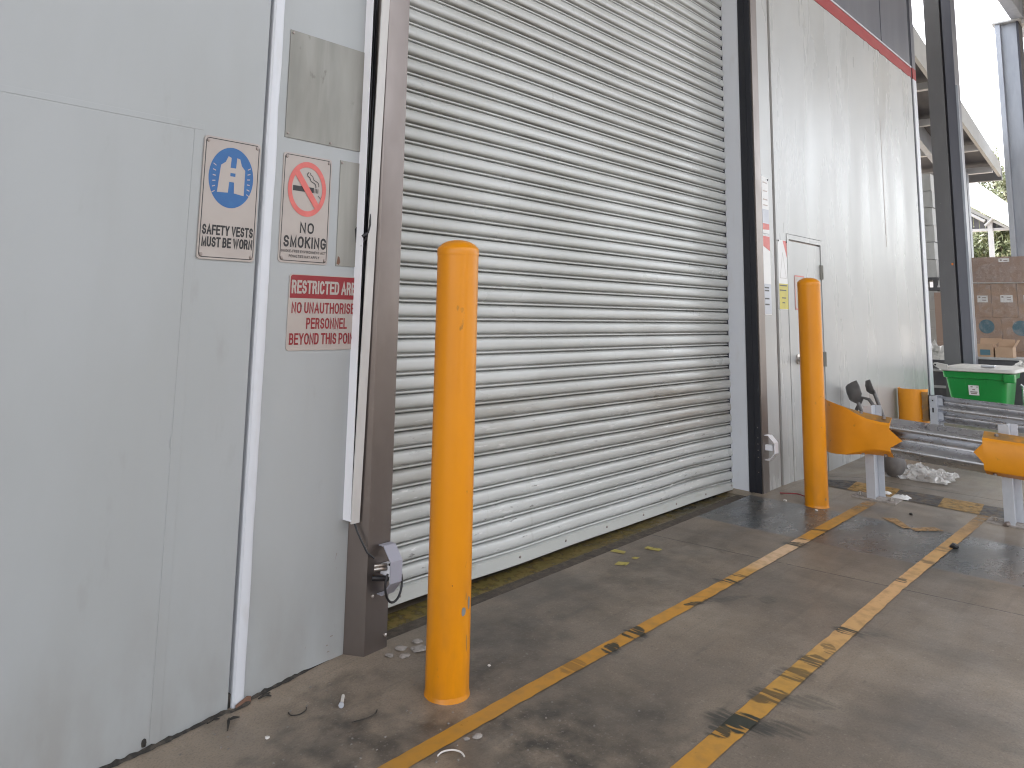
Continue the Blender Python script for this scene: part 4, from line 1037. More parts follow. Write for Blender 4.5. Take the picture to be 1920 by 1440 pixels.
MB().prism([(5.4515, 1.624, c + 0.058), (5.4515, 1.624, c - 0.058), (5.4535, 1.548, cz1(1.546) - 0.004)], (0.004, 0, 0)).build('end_tip', M['yellow_rail'], gr)
b = MB(); rg = []
for y in (1.108, 0.9, 0.6, 0.35):
    c = cz1(y); h = 0.1225; X = 5.451
    rg.append([(X + 0.062, y, c + h), (X + 0.010, y, c + h - 0.032), (X, y, c + h - 0.05), (X, y, c - h + 0.05), (X + 0.010, y, c - h + 0.028), (X + 0.062, y, c - h), (X + 0.066, y, c - h), (X + 0.02, y, c), (X + 0.066, y, c + h)])
b.loft(rg)
for i in range(len(b.f)):
    if len(b.f[i]) == 4 and i % 9 == 0 and i < 27: b.m[i] = 1
b.build('splice_cover', [M['yellow_rail'], M['yellow_dirty']], gr, smooth=30)
c = cz1(1.11)
MB().prism([(5.4515, 1.105, c + 0.060), (5.4515, 1.105, c - 0.060), (5.4535, 1.158, cz1(1.156))], (0.004, 0, 0)).build('splice_tip', M['yellow_rail'], gr)
for y, dz in ((1.80, 0.130), (1.66, 0.119), (1.80, -0.126), (1.66, -0.113), (1.42, 0.116), (1.04, 0.112), (1.06, -0.112)):
    c = cz1(y) + dz; b = MB(); b.lathe([(0.011, -0.006), (0.011, 0.004), (0.006, 0.008)], (5.487, y, c), 10); b.build('bolt', M['rivet'], gr)
def rail_post(par, x, yc, z1, w_=0.075):
    zf = floor_z(x, yc)
    b = MB(); b.box(x - 0.030, x - 0.024, yc - 0.012, yc + 0.042, zf + 0.006, z1); b.box(x + 0.075, x + 0.081, yc - 0.040, yc + 0.014, zf + 0.006, z1); b.box(x - 0.0235, x + 0.0745, yc - 0.003, yc + 0.003, zf + 0.006, z1)
    p = b.build('post', M['galv_matt'], par)
    b = MB()
    pl = [(x - 0.045, yc - 0.135), (x - 0.045, yc + 0.135), (x + 0.105, yc + 0.135), (x + 0.105, yc - 0.135)]
    b.loft([[(px_, py_, floor_z(px_, py_) - 0.004) for px_, py_ in pl], [(px_, py_, floor_z(px_, py_) + 0.009) for px_, py_ in pl]])
    q = b.build('base_plate', M['chip'], p, bevel=0.0015)
    for by in (yc - 0.095, yc + 0.095):
        zz = floor_z(x, by) + 0.009
        MB().lathe([(0.016, 0), (0.016, 0.006), (0.011, 0.007), (0.011, 0.018), (0.006, 0.020)], (x + 0.01, by, zz), 8).build('anchor_bolt', M['bolt'], p)
    return p
rail_post(gr, 5.585, 1.768, 0.647)
rail_post(gr, 5.585, 1.000, 0.603)

g2 = thing('guardrail', 'second galvanised guardrail behind, seen from its back, with a curled yellow end', 'guardrail', (8.0, 1.6, floor_z(8.0, 1.6)))
def cz2(y): return 0.4375 + (y - 2.06) * 0.050
b = MB(); rg = []
for k in range(24):
    y = 2.10 - k * 0.07
    f = [(8.0 + o, y, cz2(y) + z * 0.95) for o, z in wprof_smooth(0.1205)]
    bk = [(8.004 + o, y, cz2(y) + z * 0.95) for o, z in reversed(wprof_smooth(0.1205))]
    rg.append(f + bk)
b.loft(rg); b.build('beam', M['galv'], g2, smooth=60)
b = MB(); o1, o2, i1, i2 = [], [], [], []
for k in range(25):
    a = R(-75 - 210 * k / 24); cx_, cy_ = 8.09, 2.185
    for lst, rr, zz in ((o1, 0.126, 0.290), (o2, 0.126, 0.592), (i2, 0.120, 0.592), (i1, 0.120, 0.290)):
        lst.append((cx_ + rr * math.cos(a), cy_ + rr * math.sin(a), zz))
b.loft([[o1[k], o2[k], i2[k], i1[k]] for k in range(25)]); b.build('curled_end', M['yellow_rail'], g2, smooth=40)
b = MB(); b.box(7.985, 8.012, 2.035, 2.085, 0.318, 0.572); b.build('end_plate', M['yellow_dirty'], g2, bevel=0.002)
p = rail_post(g2, 7.955, 1.965, 0.548, 0.072)
for za, zb in ((0.502, 0.514), (0.405, 0.445)):
    MB().box(7.9235, 7.925, 1.974, 1.987, za, zb).build('slot', M['ink'], p)

# ---------------------------------------------------------------- yard: column, bin, cartons
def H_column(name, label, x, y0, y1, ztop, grp=None):
    t = thing(name, label, 'column', (x, 0.5 * (y0 + y1), floor_z(x, y0)), grp)
    z0 = floor_z(x, y0) - 0.02
    return t, z0
dc, z0 = H_column('steel_column', 'dark grey steel column with a pale edge strip behind the green bin', 10.5, 2.12, 2.44, 6.4)
w1 = 2.272
MB().box(10.38, 10.62, w1, 2.443, z0, 6.45).build('flange', M['column'], dc, bevel=0.003)
MB().box(10.42, 10.58, 2.247, w1 - 0.0005, z0, 6.45).build('web', M['dark'], dc)
MB().box(10.38, 10.62, 2.146, 2.2465, z0, 6.45).build('flange', M['slate'], dc, bevel=0.003)
MB().box(10.37, 10.39, 2.122, 2.1455, z0, 4.0).build('edge_strip', M['column_light'], dc)
MB().box(10.374, 10.3795, 2.288, 2.306, 1.86, 1.885).build('reflector', surf('orange_reflector', (0.75, 0.22, 0.03), 0.3), dc)
lc, z0 = H_column('steel_column', 'pale galvanised steel column at the right edge holding the canopy', 16.0, 2.27, 2.61, 6.6)
MB().box(15.95, 16.3, 2.28, 2.52, z0, 6.47).build('face_plate', M['column_light'], lc, bevel=0.004)
MB().box(15.86, 16.3, 2.5205, 2.60, z0, 6.47).build('flange', M['column_light'], lc, bevel=0.004)
MB().box(15.90, 16.3, 2.245, 2.2795, z0, 6.47).build('flange', M['dark'], lc)
MB().box(15.82, 16.36, 2.20, 2.64, 6.4705, 6.4985).build('cap_plate', M['fascia'], lc)

# green bin
gb = thing('storage_bin', 'bright green plastic bin with a grubby white lid', 'bin', (9.7, 1.98, floor_z(9.7, 1.98)))
zf = floor_z(9.7, 1.95)
b = MB(); rg = []
def rr(x0, x1, y0, y1, z, r=0.05, n=4):
    return [(px_, py_, z) for px_, py_ in rounded(x0, x1, y0, y1, r, n)]
for z, x0, x1, y0, y1 in ((zf, 9.60, 10.02, 1.745, 2.165), (0.40, 9.55, 10.07, 1.705, 2.215), (0.62, 9.52, 10.10, 1.680, 2.245), (0.625, 9.50, 10.12, 1.655, 2.262), (0.672, 9.495, 10.125, 1.648, 2.268), (0.69, 9.49, 10.13, 1.645, 2.272)):
    rg.append(rr(x0, x1, y0, y1, z))
b.loft(rg); b.build('tub', M['green'], gb, smooth=40)
b = MB()
for y in (1.86, 2.06):
    b.prism([(9.60, y - 0.006, zf + 0.02), (9.60, y + 0.006, zf + 0.02), (9.517, y + 0.006, 0.618), (9.517, y - 0.006, 0.618)], (0.02, 0, 0))
b.build('rib', M['green'], gb)
b = MB(); b.box(9.47, 9.56, 1.60, 1.70, 0.60, 0.685); b.build('corner_handle', M['green'], gb, bevel=0.015)
b = MB(); rg = [rr(9.47, 10.15, 1.60, 2.285, 0.692), rr(9.46, 10.16, 1.59, 2.29, 0.700), rr(9.47, 10.15, 1.60, 2.28, 0.730), rr(9.52, 10.08, 1.66, 2.20, 0.748)]
b.loft(rg); b.build('lid', M['lid'], gb, smooth=40)
b = MB(); b.prism([(9.45, 2.27, 0.705), (9.45, 2.32, 0.735), (9.45, 2.338, 0.752), (9.45, 2.33, 0.772), (9.45, 2.30, 0.775), (9.45, 2.20, 0.757), (9.45, 2.20, 0.705)], (0.03, 0, 0))
b.build('lug', M['lid'], gb, bevel=0.004)
rg = [[(xx, 2.316 + r * math.cos(a), 0.752 + r * math.sin(a)) for a in [q * math.pi / 5 for q in range(10)]] for r, xx in ((0.010, 9.4495), (0.010, 9.4485))]
MB().loft(rg).build('lug_hole', M['ink'], gb)
b = MB(); b.box(9.50, 9.60, 1.78, 1.90, 0.7485, 0.765); b.build('clip', M['galv_matt'], gb, bevel=0.004)
stk = MB(); stk.prism([(9.533, 1.936, 0.455), (9.533, 2.030, 0.455), (9.519, 2.030, 0.555), (9.519, 1.936, 0.555)], (-0.002, 0, 0)); st = stk.build('sticker', M['paper'], gb)
b = MB()
for (y0, y1, z) in ((1.99, 2.01, 0.54), (1.945, 1.955, 0.54), (1.97, 1.995, 0.512), (1.95, 2.015, 0.488), (1.955, 2.01, 0.472)):
    xx = 9.519 + (0.555 - z) / 0.1 * 0.014 - 0.0035
    b.box(xx, xx + 0.001, y0, y1, z - 0.005, z + 0.005)
b.build('small_print', M['rivet'], st)

# pallet of cartons behind the bin
PX = 13.0
pal = thing('pallet', 'timber pallet under the wrapped brown cartons', 'pallet', (13.4, 2.1, floor_z(13.4, 2.1)))
zp = floor_z(13.4, 2.1)
for y in (1.30, 1.95, 2.60): MB().box(13.0, 13.95, y - 0.05, y + 0.05, zp - 0.02, zp + 0.085).build('bearer', M['card_light'], pal)
b = MB()
for k in range(6): b.box(13.0 + k * 0.165, 13.12 + k * 0.165, 1.22, 2.72, zp + 0.0855, zp + 0.105)
b.build('deck_board', M['card_light'], pal)
def carton(x0, x1, y0, y1, z0, z1, label, mat, group=None, lab=None, disc=None):
    t = thing('carton', label, 'carton', (0.5 * (x0 + x1), 0.5 * (y0 + y1), z0), group)
    MB().box(x0, x1, y0, y1, z0, z1).build('box', mat, t, bevel=0.006)
    MB().box(x0 - 0.0012, x0 + 0.0, 0.5 * (y0 + y1) - 0.003, 0.5 * (y0 + y1) + 0.003, z0 + 0.01, z1 - 0.01).build('tape_seam', M['card_top'], t)
    if lab:
        la = MB().box(x0 - 0.003, x0 - 0.0014, lab[0], lab[1], lab[2], lab[3]).build('label', M['paper'], t)
        b = MB()
        for k in range(2):
            zz = lab[3] - 0.03 - 0.035 * k
            b.box(x0 - 0.0042, x0 - 0.0032, lab[0] + 0.02, lab[0] + 0.07, zz - 0.006, zz + 0.006)
        b.box(x0 - 0.0042, x0 - 0.0032, lab[1] - 0.04, lab[1] - 0.015, lab[3] - 0.035, lab[3] - 0.012)
        b.build('small_print', M['rivet'], la)
    if disc:
        rg = [[(xx, disc[0] + disc[2] * math.cos(a), disc[1] + disc[2] * math.sin(a)) for a in [q * math.pi / 16 for q in range(32)]] for xx in (x0 - 0.0013, x0 - 0.0028)]
        MB().loft(rg).build('round_print', M['teal'], t)
    return t
G = 'cartons stacked on the pallet'
ZR = [zp + 0.106, 0.80, 1.278, 1.752]
carton(13.0, 13.45, 2.412, 2.722, ZR[2], ZR[3], 'brown carton with a plain white label beside the dark column', M['card'], G, (2.455, 2.585, 1.49, 1.585))
carton(13.0, 13.45, 2.098, 2.408, ZR[2], ZR[3], 'middle top row carton with a printed white label', M['card'], G, (2.150, 2.300, 1.49, 1.59))
carton(13.0, 13.45, 1.784, 2.094, ZR[2], ZR[3], 'top row carton with a white label at the right picture edge', M['card'], G, (1.86, 2.02, 1.49, 1.59))
carton(13.0, 13.45, 2.312, 2.622, ZR[1], ZR[2] - 0.002, 'brown carton with a teal disc behind the open cartons', M['card'], G, None, (2.492, 1.15, 0.098))
carton(13.0, 13.45, 1.998, 2.308, ZR[1], ZR[2] - 0.002, 'brown carton with a teal disc at the right picture edge', M['card'], G, None, (2.075, 1.135, 0.105))
carton(13.0, 13.45, 2.312, 2.622, ZR[0], ZR[1] - 0.002, 'bottom row carton hidden low behind the bin', M['card'], G)
carton(13.0, 13.45, 1.998, 2.308, ZR[0], ZR[1] - 0.002, 'bottom row carton low at the right of the bin', M['card'], G)
carton(13.0, 13.45, 1.684, 1.994, ZR[0], ZR[1] - 0.002, 'outer bottom carton of the pallet at the picture edge', M['card'], G)
carton(13.0, 13.45, 1.684, 1.994, ZR[1], ZR[2] - 0.002, 'outer middle carton of the pallet at the picture edge', M['card'], G)
carton(13.46, 13.92, 1.70, 2.72, ZR[0], ZR[3], 'tall rear carton at the back of the pallet', M['card'], G)
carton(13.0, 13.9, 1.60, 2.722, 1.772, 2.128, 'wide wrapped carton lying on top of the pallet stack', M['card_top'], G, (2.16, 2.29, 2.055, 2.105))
b = MB(); rg = []
for k in range(30):
    y = 2.73 - k * 0.038
    rg.append([(12.985 + 0.012 * mnoise.noise(Vector((y * 6, 1, 0))), y, 1.754), (12.955, y, 1.766 + 0.012 * mnoise.noise(Vector((y * 9, 4, 0)))), (12.985, y, 1.7712)])
b.loft(rg, closed=False, caps=False)
tag(b.build('plastic_sheet', M['paper']), 'white plastic sheet edge between the pallet tiers', 'plastic sheet')
b = MB(); n, m_ = 44, 26; rows = []
for j in range(m_):
    z = 0.82 + j * (2.13 - 0.82) / (m_ - 1)
    rows.append([(12.972 - 0.012 * abs(mnoise.noise(Vector((2.75 - i * 0.026, z * 9, 1)))) - (0.006 * math.sin(z * 90 + i * 0.5) if z > 1.77 else 0), 2.74 - i * 0.026, z) for i in range(n)])
b.loft(rows, closed=False, caps=False)
tag(b.build('stretch_wrap', M['wrap'], smooth=60), 'clear stretch wrap around the brown cartons', 'plastic wrap')

# low crate with open cartons on it
lcx = thing('crate', 'dark low crate behind the green bin carrying the open cartons', 'crate', (12.1, 2.15, floor_z(12.1, 2.15)))
MB().box(11.85, 12.4, 1.55, 2.52, floor_z(12.1, 2.15), 0.735).build('body', M['crate_dark'], lcx, bevel=0.01)
MB().box(11.83, 12.42, 1.53, 2.54, 0.7355, 0.765).build('rim', M['crate'], lcx, bevel=0.006)
def open_carton(x0, x1, y0, y1, z0, z1, label, flap):
    t = thing('open_carton', label, 'carton', (0.5 * (x0 + x1), 0.5 * (y0 + y1), z0), 'open cartons on the low crate')
    b = MB()
    for q in ((x0, x0 + 0.006, y0, y1), (x1 - 0.006, x1, y0, y1), (x0 + 0.0065, x1 - 0.0065, y0, y0 + 0.006), (x0 + 0.0065, x1 - 0.0065, y1 - 0.006, y1)): b.box(*q, z0 + 0.007, z1)
    b.box(x0, x1, y0, y1, z0, z0 + 0.006); b.build('box', M['card_light'], t)
    for fl in flap:
        MB().prism(fl, (0.004, 0, 0.001)).build('flap', M['card_light'], t)
    return t
oc = open_carton(11.90, 12.12, 2.225, 2.415, 0.766, 0.925, 'small open carton with a dark printed label beside the column', [[(12.12, 2.225, 0.925), (12.12, 2.415, 0.925), (12.15, 2.41, 1.0), (12.15, 2.16, 1.0)]])
MB().box(11.897, 11.899, 2.26, 2.375, 0.79, 0.86).build('printed_label', M['teal'], oc)
open_carton(11.90, 12.12, 2.01, 2.205, 0.766, 0.895, 'open carton with a raised flap right of the small one', [[(12.12, 2.01, 0.895), (12.12, 2.205, 0.895), (12.15, 2.20, 0.99), (12.15, 2.02, 0.99)], [(11.90, 2.008, 0.895), (12.12, 2.008, 0.895), (12.10, 1.955, 0.985), (11.92, 1.955, 0.985)]])

# tall stack of wrapped cartons behind the wall corner
G2 = 'wrapped pale cartons in the tall stack'
zz = [0.30, 0.56, 0.86, 1.11, 1.37, 1.64]
ords = ['lowest', 'second lowest', 'third lowest', 'fourth lowest', 'fifth lowest']
for k in range(5):
    carton(12.3, 12.9, 2.93 + 0.01 * (k % 2), 3.5, zz[k], zz[k + 1] - 0.004, 'grey wrapped carton, %s of the lower stack past the wall corner' % ords[k], M['crate'], G2)
zz = [1.82, 2.07, 2.32, 2.56, 2.81, 3.05, 3.30]
ords = ['lowest', 'second', 'third', 'fourth', 'fifth', 'topmost']
for k in range(6):
    carton(12.3, 12.9, 2.925 + 0.012 * (k % 2), 3.5, zz[k], zz[k + 1] - 0.006, 'pale wrapped carton, %s of the upper stack past the wall corner' % ords[k], M['crate'], G2)
p3 = thing('pallet', 'dark pallet between the upper and lower carton stacks', 'pallet', (12.6, 3.2, 1.645))
b = MB(); b.box(12.28, 12.92, 2.89, 3.5, 1.642, 1.68); b.box(12.28, 12.92, 2.91, 3.5, 1.785, 1.818)
for y in (2.95, 3.2, 3.45): b.box(12.3, 12.9, y - 0.03, y + 0.03, 1.6805, 1.7845)
b.build('deck', M['crate_dark'], p3)
def crumple(name, label, cat, c, size, mat, seed, n=18):
    b = MB(); rows = []
    for j in range(n):
        row = []
        for i in range(n):
            u, v = i / (n - 1) * 2 - 1, j / (n - 1) * 2 - 1
            ed = max(0, 1 - max(abs(u), abs(v)) ** 3)
            p_ = Vector((u * 3.1 + seed, v * 3.1, seed * 1.7))
            h = ed * (0.45 + 0.9 * abs(mnoise.noise(p_)) + 0.5 * abs(mnoise.noise(p_ * 2.7)))
            x = c[0] + size[0] * (u + 0.18 * mnoise.noise(p_ * 1.7 + Vector((9, 0, 0)))); y = c[1] + size[1] * (v + 0.18 * mnoise.noise(p_ * 1.9 + Vector((0, 7, 0))))
            row.append((x, y, c[2] + size[2] * h))
        rows.append(row)
    b.loft(rows, closed=False, caps=False)
    return tag(b.build(name, mat, smooth=25), label, cat)
crumple('plastic_wrap', 'crumpled clear wrap hanging between the stacked pale cartons', 'plastic wrap', (12.4, 2.86, 1.66), (0.10, 0.09, 0.20), M['film'], 3.3)
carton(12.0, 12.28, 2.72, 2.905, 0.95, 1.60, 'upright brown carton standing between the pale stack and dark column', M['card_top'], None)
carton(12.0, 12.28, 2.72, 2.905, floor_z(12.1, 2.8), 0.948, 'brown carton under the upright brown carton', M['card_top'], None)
dk = thing('crate', 'dark grey crate between the wall corner and green bin', 'crate', (11.2, 2.7, floor_z(11.2, 2.7)))
MB().box(11.0, 11.5, 2.46, 3.0, floor_z(11.2, 2.7), 0.74).build('body', M['crate_dark'], dk, bevel=0.01)
b = MB(); b.box(10.985, 11.0, 2.48, 2.98, 0.40, 0.43); b.box(10.985, 11.0, 2.48, 2.98, 0.60, 0.63); b.build('band', M['crate'], dk)
crumple('plastic_bag', 'grey white plastic bag on the dark crate by the wall corner', 'bag', (11.25, 2.72, 0.735), (0.22, 0.20, 0.20), M['lid'], 8.1)
crumple('plastic_wrap', 'heap of white wrap at the right of the bin lid', 'plastic wrap', (11.0, 1.72, 0.66), (0.25, 0.16, 0.11), M['lid'], 5.7)
sc = thing('crate', 'low grey crate right of the green bin at the picture edge', 'crate', (11.0, 1.72, floor_z(11, 1.72)))
MB().box(10.7, 11.4, 1.45, 1.93, floor_z(11, 1.7), 0.655).build('body', M['crate_dark'], sc, bevel=0.01)
ht = thing('trolley', 'steel tube trolley frame right of the green bin', 'trolley', (10.1, 1.5, floor_z(10.1, 1.5)))
zq = floor_z(10.1, 1.5)
b = MB(); b.tube([(10.0, 1.64, 0.56), (10.0, 1.50, 0.44), (10.0, 1.36, 0.33)], 0.012, 8); b.tube([(10.2, 1.62, 0.66), (10.2, 1.48, 0.55), (10.2, 1.34, 0.44)], 0.012, 8); b.tube([(10.0, 1.36, 0.33), (10.2, 1.34, 0.44)], 0.010, 8); b.tube([(10.0, 1.62, 0.55), (10.0, 1.62, zq + 0.05)], 0.012, 8); b.tube([(10.2, 1.36, 0.45), (10.2, 1.36, zq + 0.05)], 0.012, 8)
b.build('frame', M['galv'], ht, smooth=50)
for x_, y_ in ((10.0, 1.62), (10.2, 1.36)):
    rg = [[(x_ + r * math.cos(a), yy, zq + 0.05 + r * math.sin(a)) for a in [q * math.pi / 8 for q in range(16)]] for r, yy in ((0.03, y_ - 0.015), (0.05, y_ - 0.012), (0.05, y_ + 0.012), (0.03, y_ + 0.015))]
    MB().loft(rg).build('wheel', M['black'], ht, smooth=40)

# ---------------------------------------------------------------- shovels and litter behind the near rail
def shovel(label, head, tip_w, top, bot, h, tilt=0.0):
    t = thing('shovel', label, 'shovel', bot, 'shovels leaning on the wall')
    head = Vector(head); bot = Vector(bot)
    ax = (head - bot).normalized(); sd_ = ax.cross(Vector((0, 1, 0))).normalized()
    sd_ = (sd_ * math.cos(tilt) + ax.cross(sd_) * math.sin(tilt)).normalized()
    nr = ax.cross(sd_).normalized()
    b = MB(); rg = []
    for u, wd, cv in ((0.0, 0.18, 0.02), (0.12, 0.5, 0.035), (0.3, 0.9, 0.05), (0.7, 1.0, 0.045), (1.0, 0.92, 0.03)):
        c_ = head + ax * (u * h)
        row = []
        for q in (-1, -0.6, 0, 0.6, 1): row.append(c_ + sd_ * (q * tip_w * wd) + nr * (cv * (1 - q * q) * -1))
        row2 = [p_ + nr * 0.006 for p_ in reversed(row)]
        rg.append(row + row2)
    b.loft(rg); b.build('blade', M['shovel'], t, smooth=40)
    MB().tube([bot, bot.lerp(head, 0.5), head + ax * 0.03], [0.013, 0.013, 0.015], 10).build('handle', M['shovel'], t, smooth=50)
    return t
shovel('shovel with its wide dark blade up, leaning left behind the rail', (6.62, 2.19, 0.560), 0.085, None, (6.50, 1.97, floor_z(6.5, 1.97)), 0.155, 0.9)
shovel('upright dark shovel with a small square blade, right of the other', (6.70, 2.088, 0.632), 0.056, None, (6.70, 1.905, floor_z(6.7, 1.905)), 0.112, 0.3)
b = MB(); b.tube([(6.66, 2.22, 0.50), (6.66, 2.17, 0.60), (6.66, 2.12, 0.59), (6.66, 2.07, 0.52), (6.66, 2.04, 0.44), (6.66, 2.03, 0.09)], 0.014, 8)
tag(b.build('hose', M['shovel'], smooth=50), 'grey bent hose loop between the two shovels', 'hose')
def sack(name, label, cat, c, size, mat, seed):
    b = MB(); rg = []
    for k in range(9):
        ph = k / 8; z = ph; r_ = math.sin(math.pi * (0.12 + 0.86 * ph)) ** 0.6
        rg.append([(c[0] + size[0] * r_ * math.cos(a) * (1 + 0.18 * mnoise.noise(Vector((math.cos(a) * 2 + seed, math.sin(a) * 2, ph * 4)))), c[1] + size[1] * r_ * math.sin(a) * (1 + 0.18 * mnoise.noise(Vector((math.cos(a) * 2, math.sin(a) * 2 + seed, ph * 4)))), c[2] + size[2] * z) for a in [q * math.pi / 9 for q in range(18)]])
    b.loft(rg)
    return tag(b.build(name, mat, smooth=50), label, cat)
sack('sack', 'dark grey sack slumped under the rail behind the first post', 'sack', (6.42, 1.885, floor_z(6.42, 1.885) - 0.005), (0.10, 0.075, 0.19), M['bag'], 2.2)
crumple('plastic_bag', 'crumpled clear plastic bag lying on the floor under the rail', 'plastic bag', (6.55, 1.74, floor_z(6.55, 1.74) + 0.002), (0.20, 0.21, 0.075), M['film'], 1.3, 30)
crumple('paper_scrap', 'torn white paper scrap right of the first rail post base', 'paper', (5.75, 1.66, floor_z(5.75, 1.66) + 0.003), (0.05, 0.055, 0.02), M['paper'], 4.4, 10)
crumple('paper_scrap', 'thin white scrap beside the first rail post', 'paper', (5.80, 1.78, floor_z(5.80, 1.78) + 0.003), (0.035, 0.045, 0.015), M['paper'], 7.4, 10)

def lump(x, y, r, mat, label, name='debris', cat='debris', flat=0.5):
    bm = bmesh.new(); bmesh.ops.create_icosphere(bm, subdivisions=2, radius=r)
    s_ = random.random() * 50
    for v in bm.verts:
        v.co *= 1 + 0.5 * mnoise.noise(v.co / r * 1.1 + Vector((s_, 0, 0))); v.co.z *= flat
    me = bpy.data.meshes.new(name); bm.to_mesh(me); bm.free(); me.materials.append(mat)
    o = bpy.data.objects.new(name, me); COL.objects.link(o)
    o.location = (x, y, floor_z(x, y) + r * flat * 0.55); o.rotation_euler = (0, 0, random.random() * 6)
    return tag(o, label, cat, 'small debris on the floor')
lump(4.853, 1.148, 0.024, M['ink'], 'black lump on the floor right of the right hand yellow line', flat=0.7)
lump(5.375, 1.499, 0.011, M['ink'], 'tiny black crumb between the lines near the far rail post', flat=0.7)
lump(1.424, 2.173, 0.007, M['chalk'], 'tiny pale stone near the wall base')
lump(1.818, 1.708, 0.013, M['chip'], 'pale concrete crumb beside the near yellow line')
lump(1.79, 1.722, 0.009, M['chip'], 'smaller crumb left of the pale concrete crumb')
lump(2.16, 1.98, 0.006, M['chalk'], 'white speck right of the near bollard base')
lump(5.02, 1.935, 0.010, M['chalk'], 'white crumb at the right foot of the far bollard')
lump(5.55, 1.03, 0.02, M['rivet'], 'dark metal nut near the right rail post', flat=0.9)
lump(5.09, 2.16, 0.012, M['chalk'], 'pale crumb left of the far bollard')
for i, (x, y, r) in enumerate(((2.03, 2.285, 0.022), (2.07, 2.24, 0.03), (2.0, 2.235, 0.018), (2.11, 2.29, 0.02), (1.965, 2.275, 0.015), (2.12, 2.215, 0.014))):
    lump(x, y, r, M['chip'], ['flat concrete flake touching the steel post foot', 'largest concrete flake right of the steel post', 'small flake in front of the steel post', 'flake nearest the shutter bottom', 'tiny flake under the steel post corner', 'thin flake farthest from the steel post'][i], 'concrete_flake', 'debris', 0.22)
b = MB()
for k in range(170):
    x = random.uniform(1.2, 3.4); y = random.uniform(1.45, 2.33)
    if random.random() < 0.5: x = random.uniform(1.3, 2.2)
    r = random.uniform(0.001, 0.003); z = floor_z(x, y)
    b.box(x - r, x + r, y - r * 0.7, y + r * 0.7, z, z + r)
o = b.build('grit', M['grit']); o['kind'] = 'stuff'; tag(o, 'pale grit scattered on the concrete floor', 'grit')
sw = thing('screw', 'silver wall screw lying on the floor near the steel post', 'screw', (1.67, 2.15, floor_z(1.67, 2.15)))
zz_ = floor_z(1.67, 2.15)
MB().tube([(1.652, 2.128, zz_ + 0.007), (1.694, 2.175, zz_ + 0.006)], 0.0052, 8).build('shank', M['chalk'], sw)
MB().tube([(1.649, 2.125, zz_ + 0.008), (1.653, 2.129, zz_ + 0.008)], 0.0085, 10).build('head', M['galv_matt'], sw)
def wire(pts, r, mat, label, name='wire', cat='wire'):
    P_ = [Vector((x, y, floor_z(x, y) + r + 0.001 + h)) for x, y, h in pts]
    # simple subdivision for roundness
    for _ in range(2):
        Q = [P_[0]]
        for a_, b_ in zip(P_, P_[1:]): Q += [a_.lerp(b_, 0.25), a_.lerp(b_, 0.75)]
        P_ = Q + [P_[-1]]
    return tag(MB().tube(P_, r, 6).build(name, mat, smooth=60), label, cat)
wire([(1.535, 2.235, 0), (1.527, 2.21, 0.002), (1.545, 2.19, 0.004), (1.572, 2.195, 0.003), (1.585, 2.215, 0)], 0.0018, M['grime'], 'short dark curved wire on the floor by the wall')
wire([(1.62, 2.035, 0), (1.655, 2.015, 0.002), (1.69, 2.01, 0.003), (1.712, 2.03, 0)], 0.0018, M['grime'], 'longer dark bent wire left of the near bollard')
wire([(1.672, 1.72, 0), (1.69, 1.722, 0.003), (1.715, 1.705, 0.006), (1.727, 1.68, 0.004), (1.722, 1.665, 0)], 0.0024, M['chalk'], 'white cable tie curl beside the near yellow line', 'cable_tie', 'cable tie')
wire([(5.24, 2.255, 0), (5.27, 2.19, 0.004), (5.30, 2.16, 0.003), (5.28, 2.10, 0.0)], 0.004, M['ink_red'], 'thin dark red strip on the floor right of the black guide', 'plastic_strip', 'strip')
b = MB(); z_ = floor_z(1.46, 2.37)
b.prism([(1.444, 2.380, z_ - 0.012), (1.497, 2.383, z_ - 0.010), (1.497, 2.384, z_ + 0.022), (1.484, 2.384, z_ + 0.026), (1.444, 2.382, z_ + 0.012)], (0, 0.003, 0))
tag(b.build('torn_card', M['leafdirt']), 'torn brown card at the foot of the white cover strip', 'card')
b = MB()
for (x0, y0, x1, y1) in ((1.405, 2.352, 1.372, 2.300), (1.395, 2.345, 1.43, 2.335), (1.385, 2.372, 1.35, 2.381), (1.515, 2.372, 1.56, 2.376), (1.53, 2.375, 1.552, 2.356)):
    b.tube([(x0, y0, floor_z(x0, y0) + 0.006), ((x0 + x1) / 2, (y0 + y1) / 2, floor_z(x0, y0) + 0.010), (x1, y1, floor_z(x1, y1) + 0.004)], [0.002, 0.0045, 0.0015], 6)
tag(b.build('leaf_litter', M['grime'], smooth=60), 'dark dead leaf litter at the wall base by the cover strip', 'leaf litter')['kind'] = 'stuff'

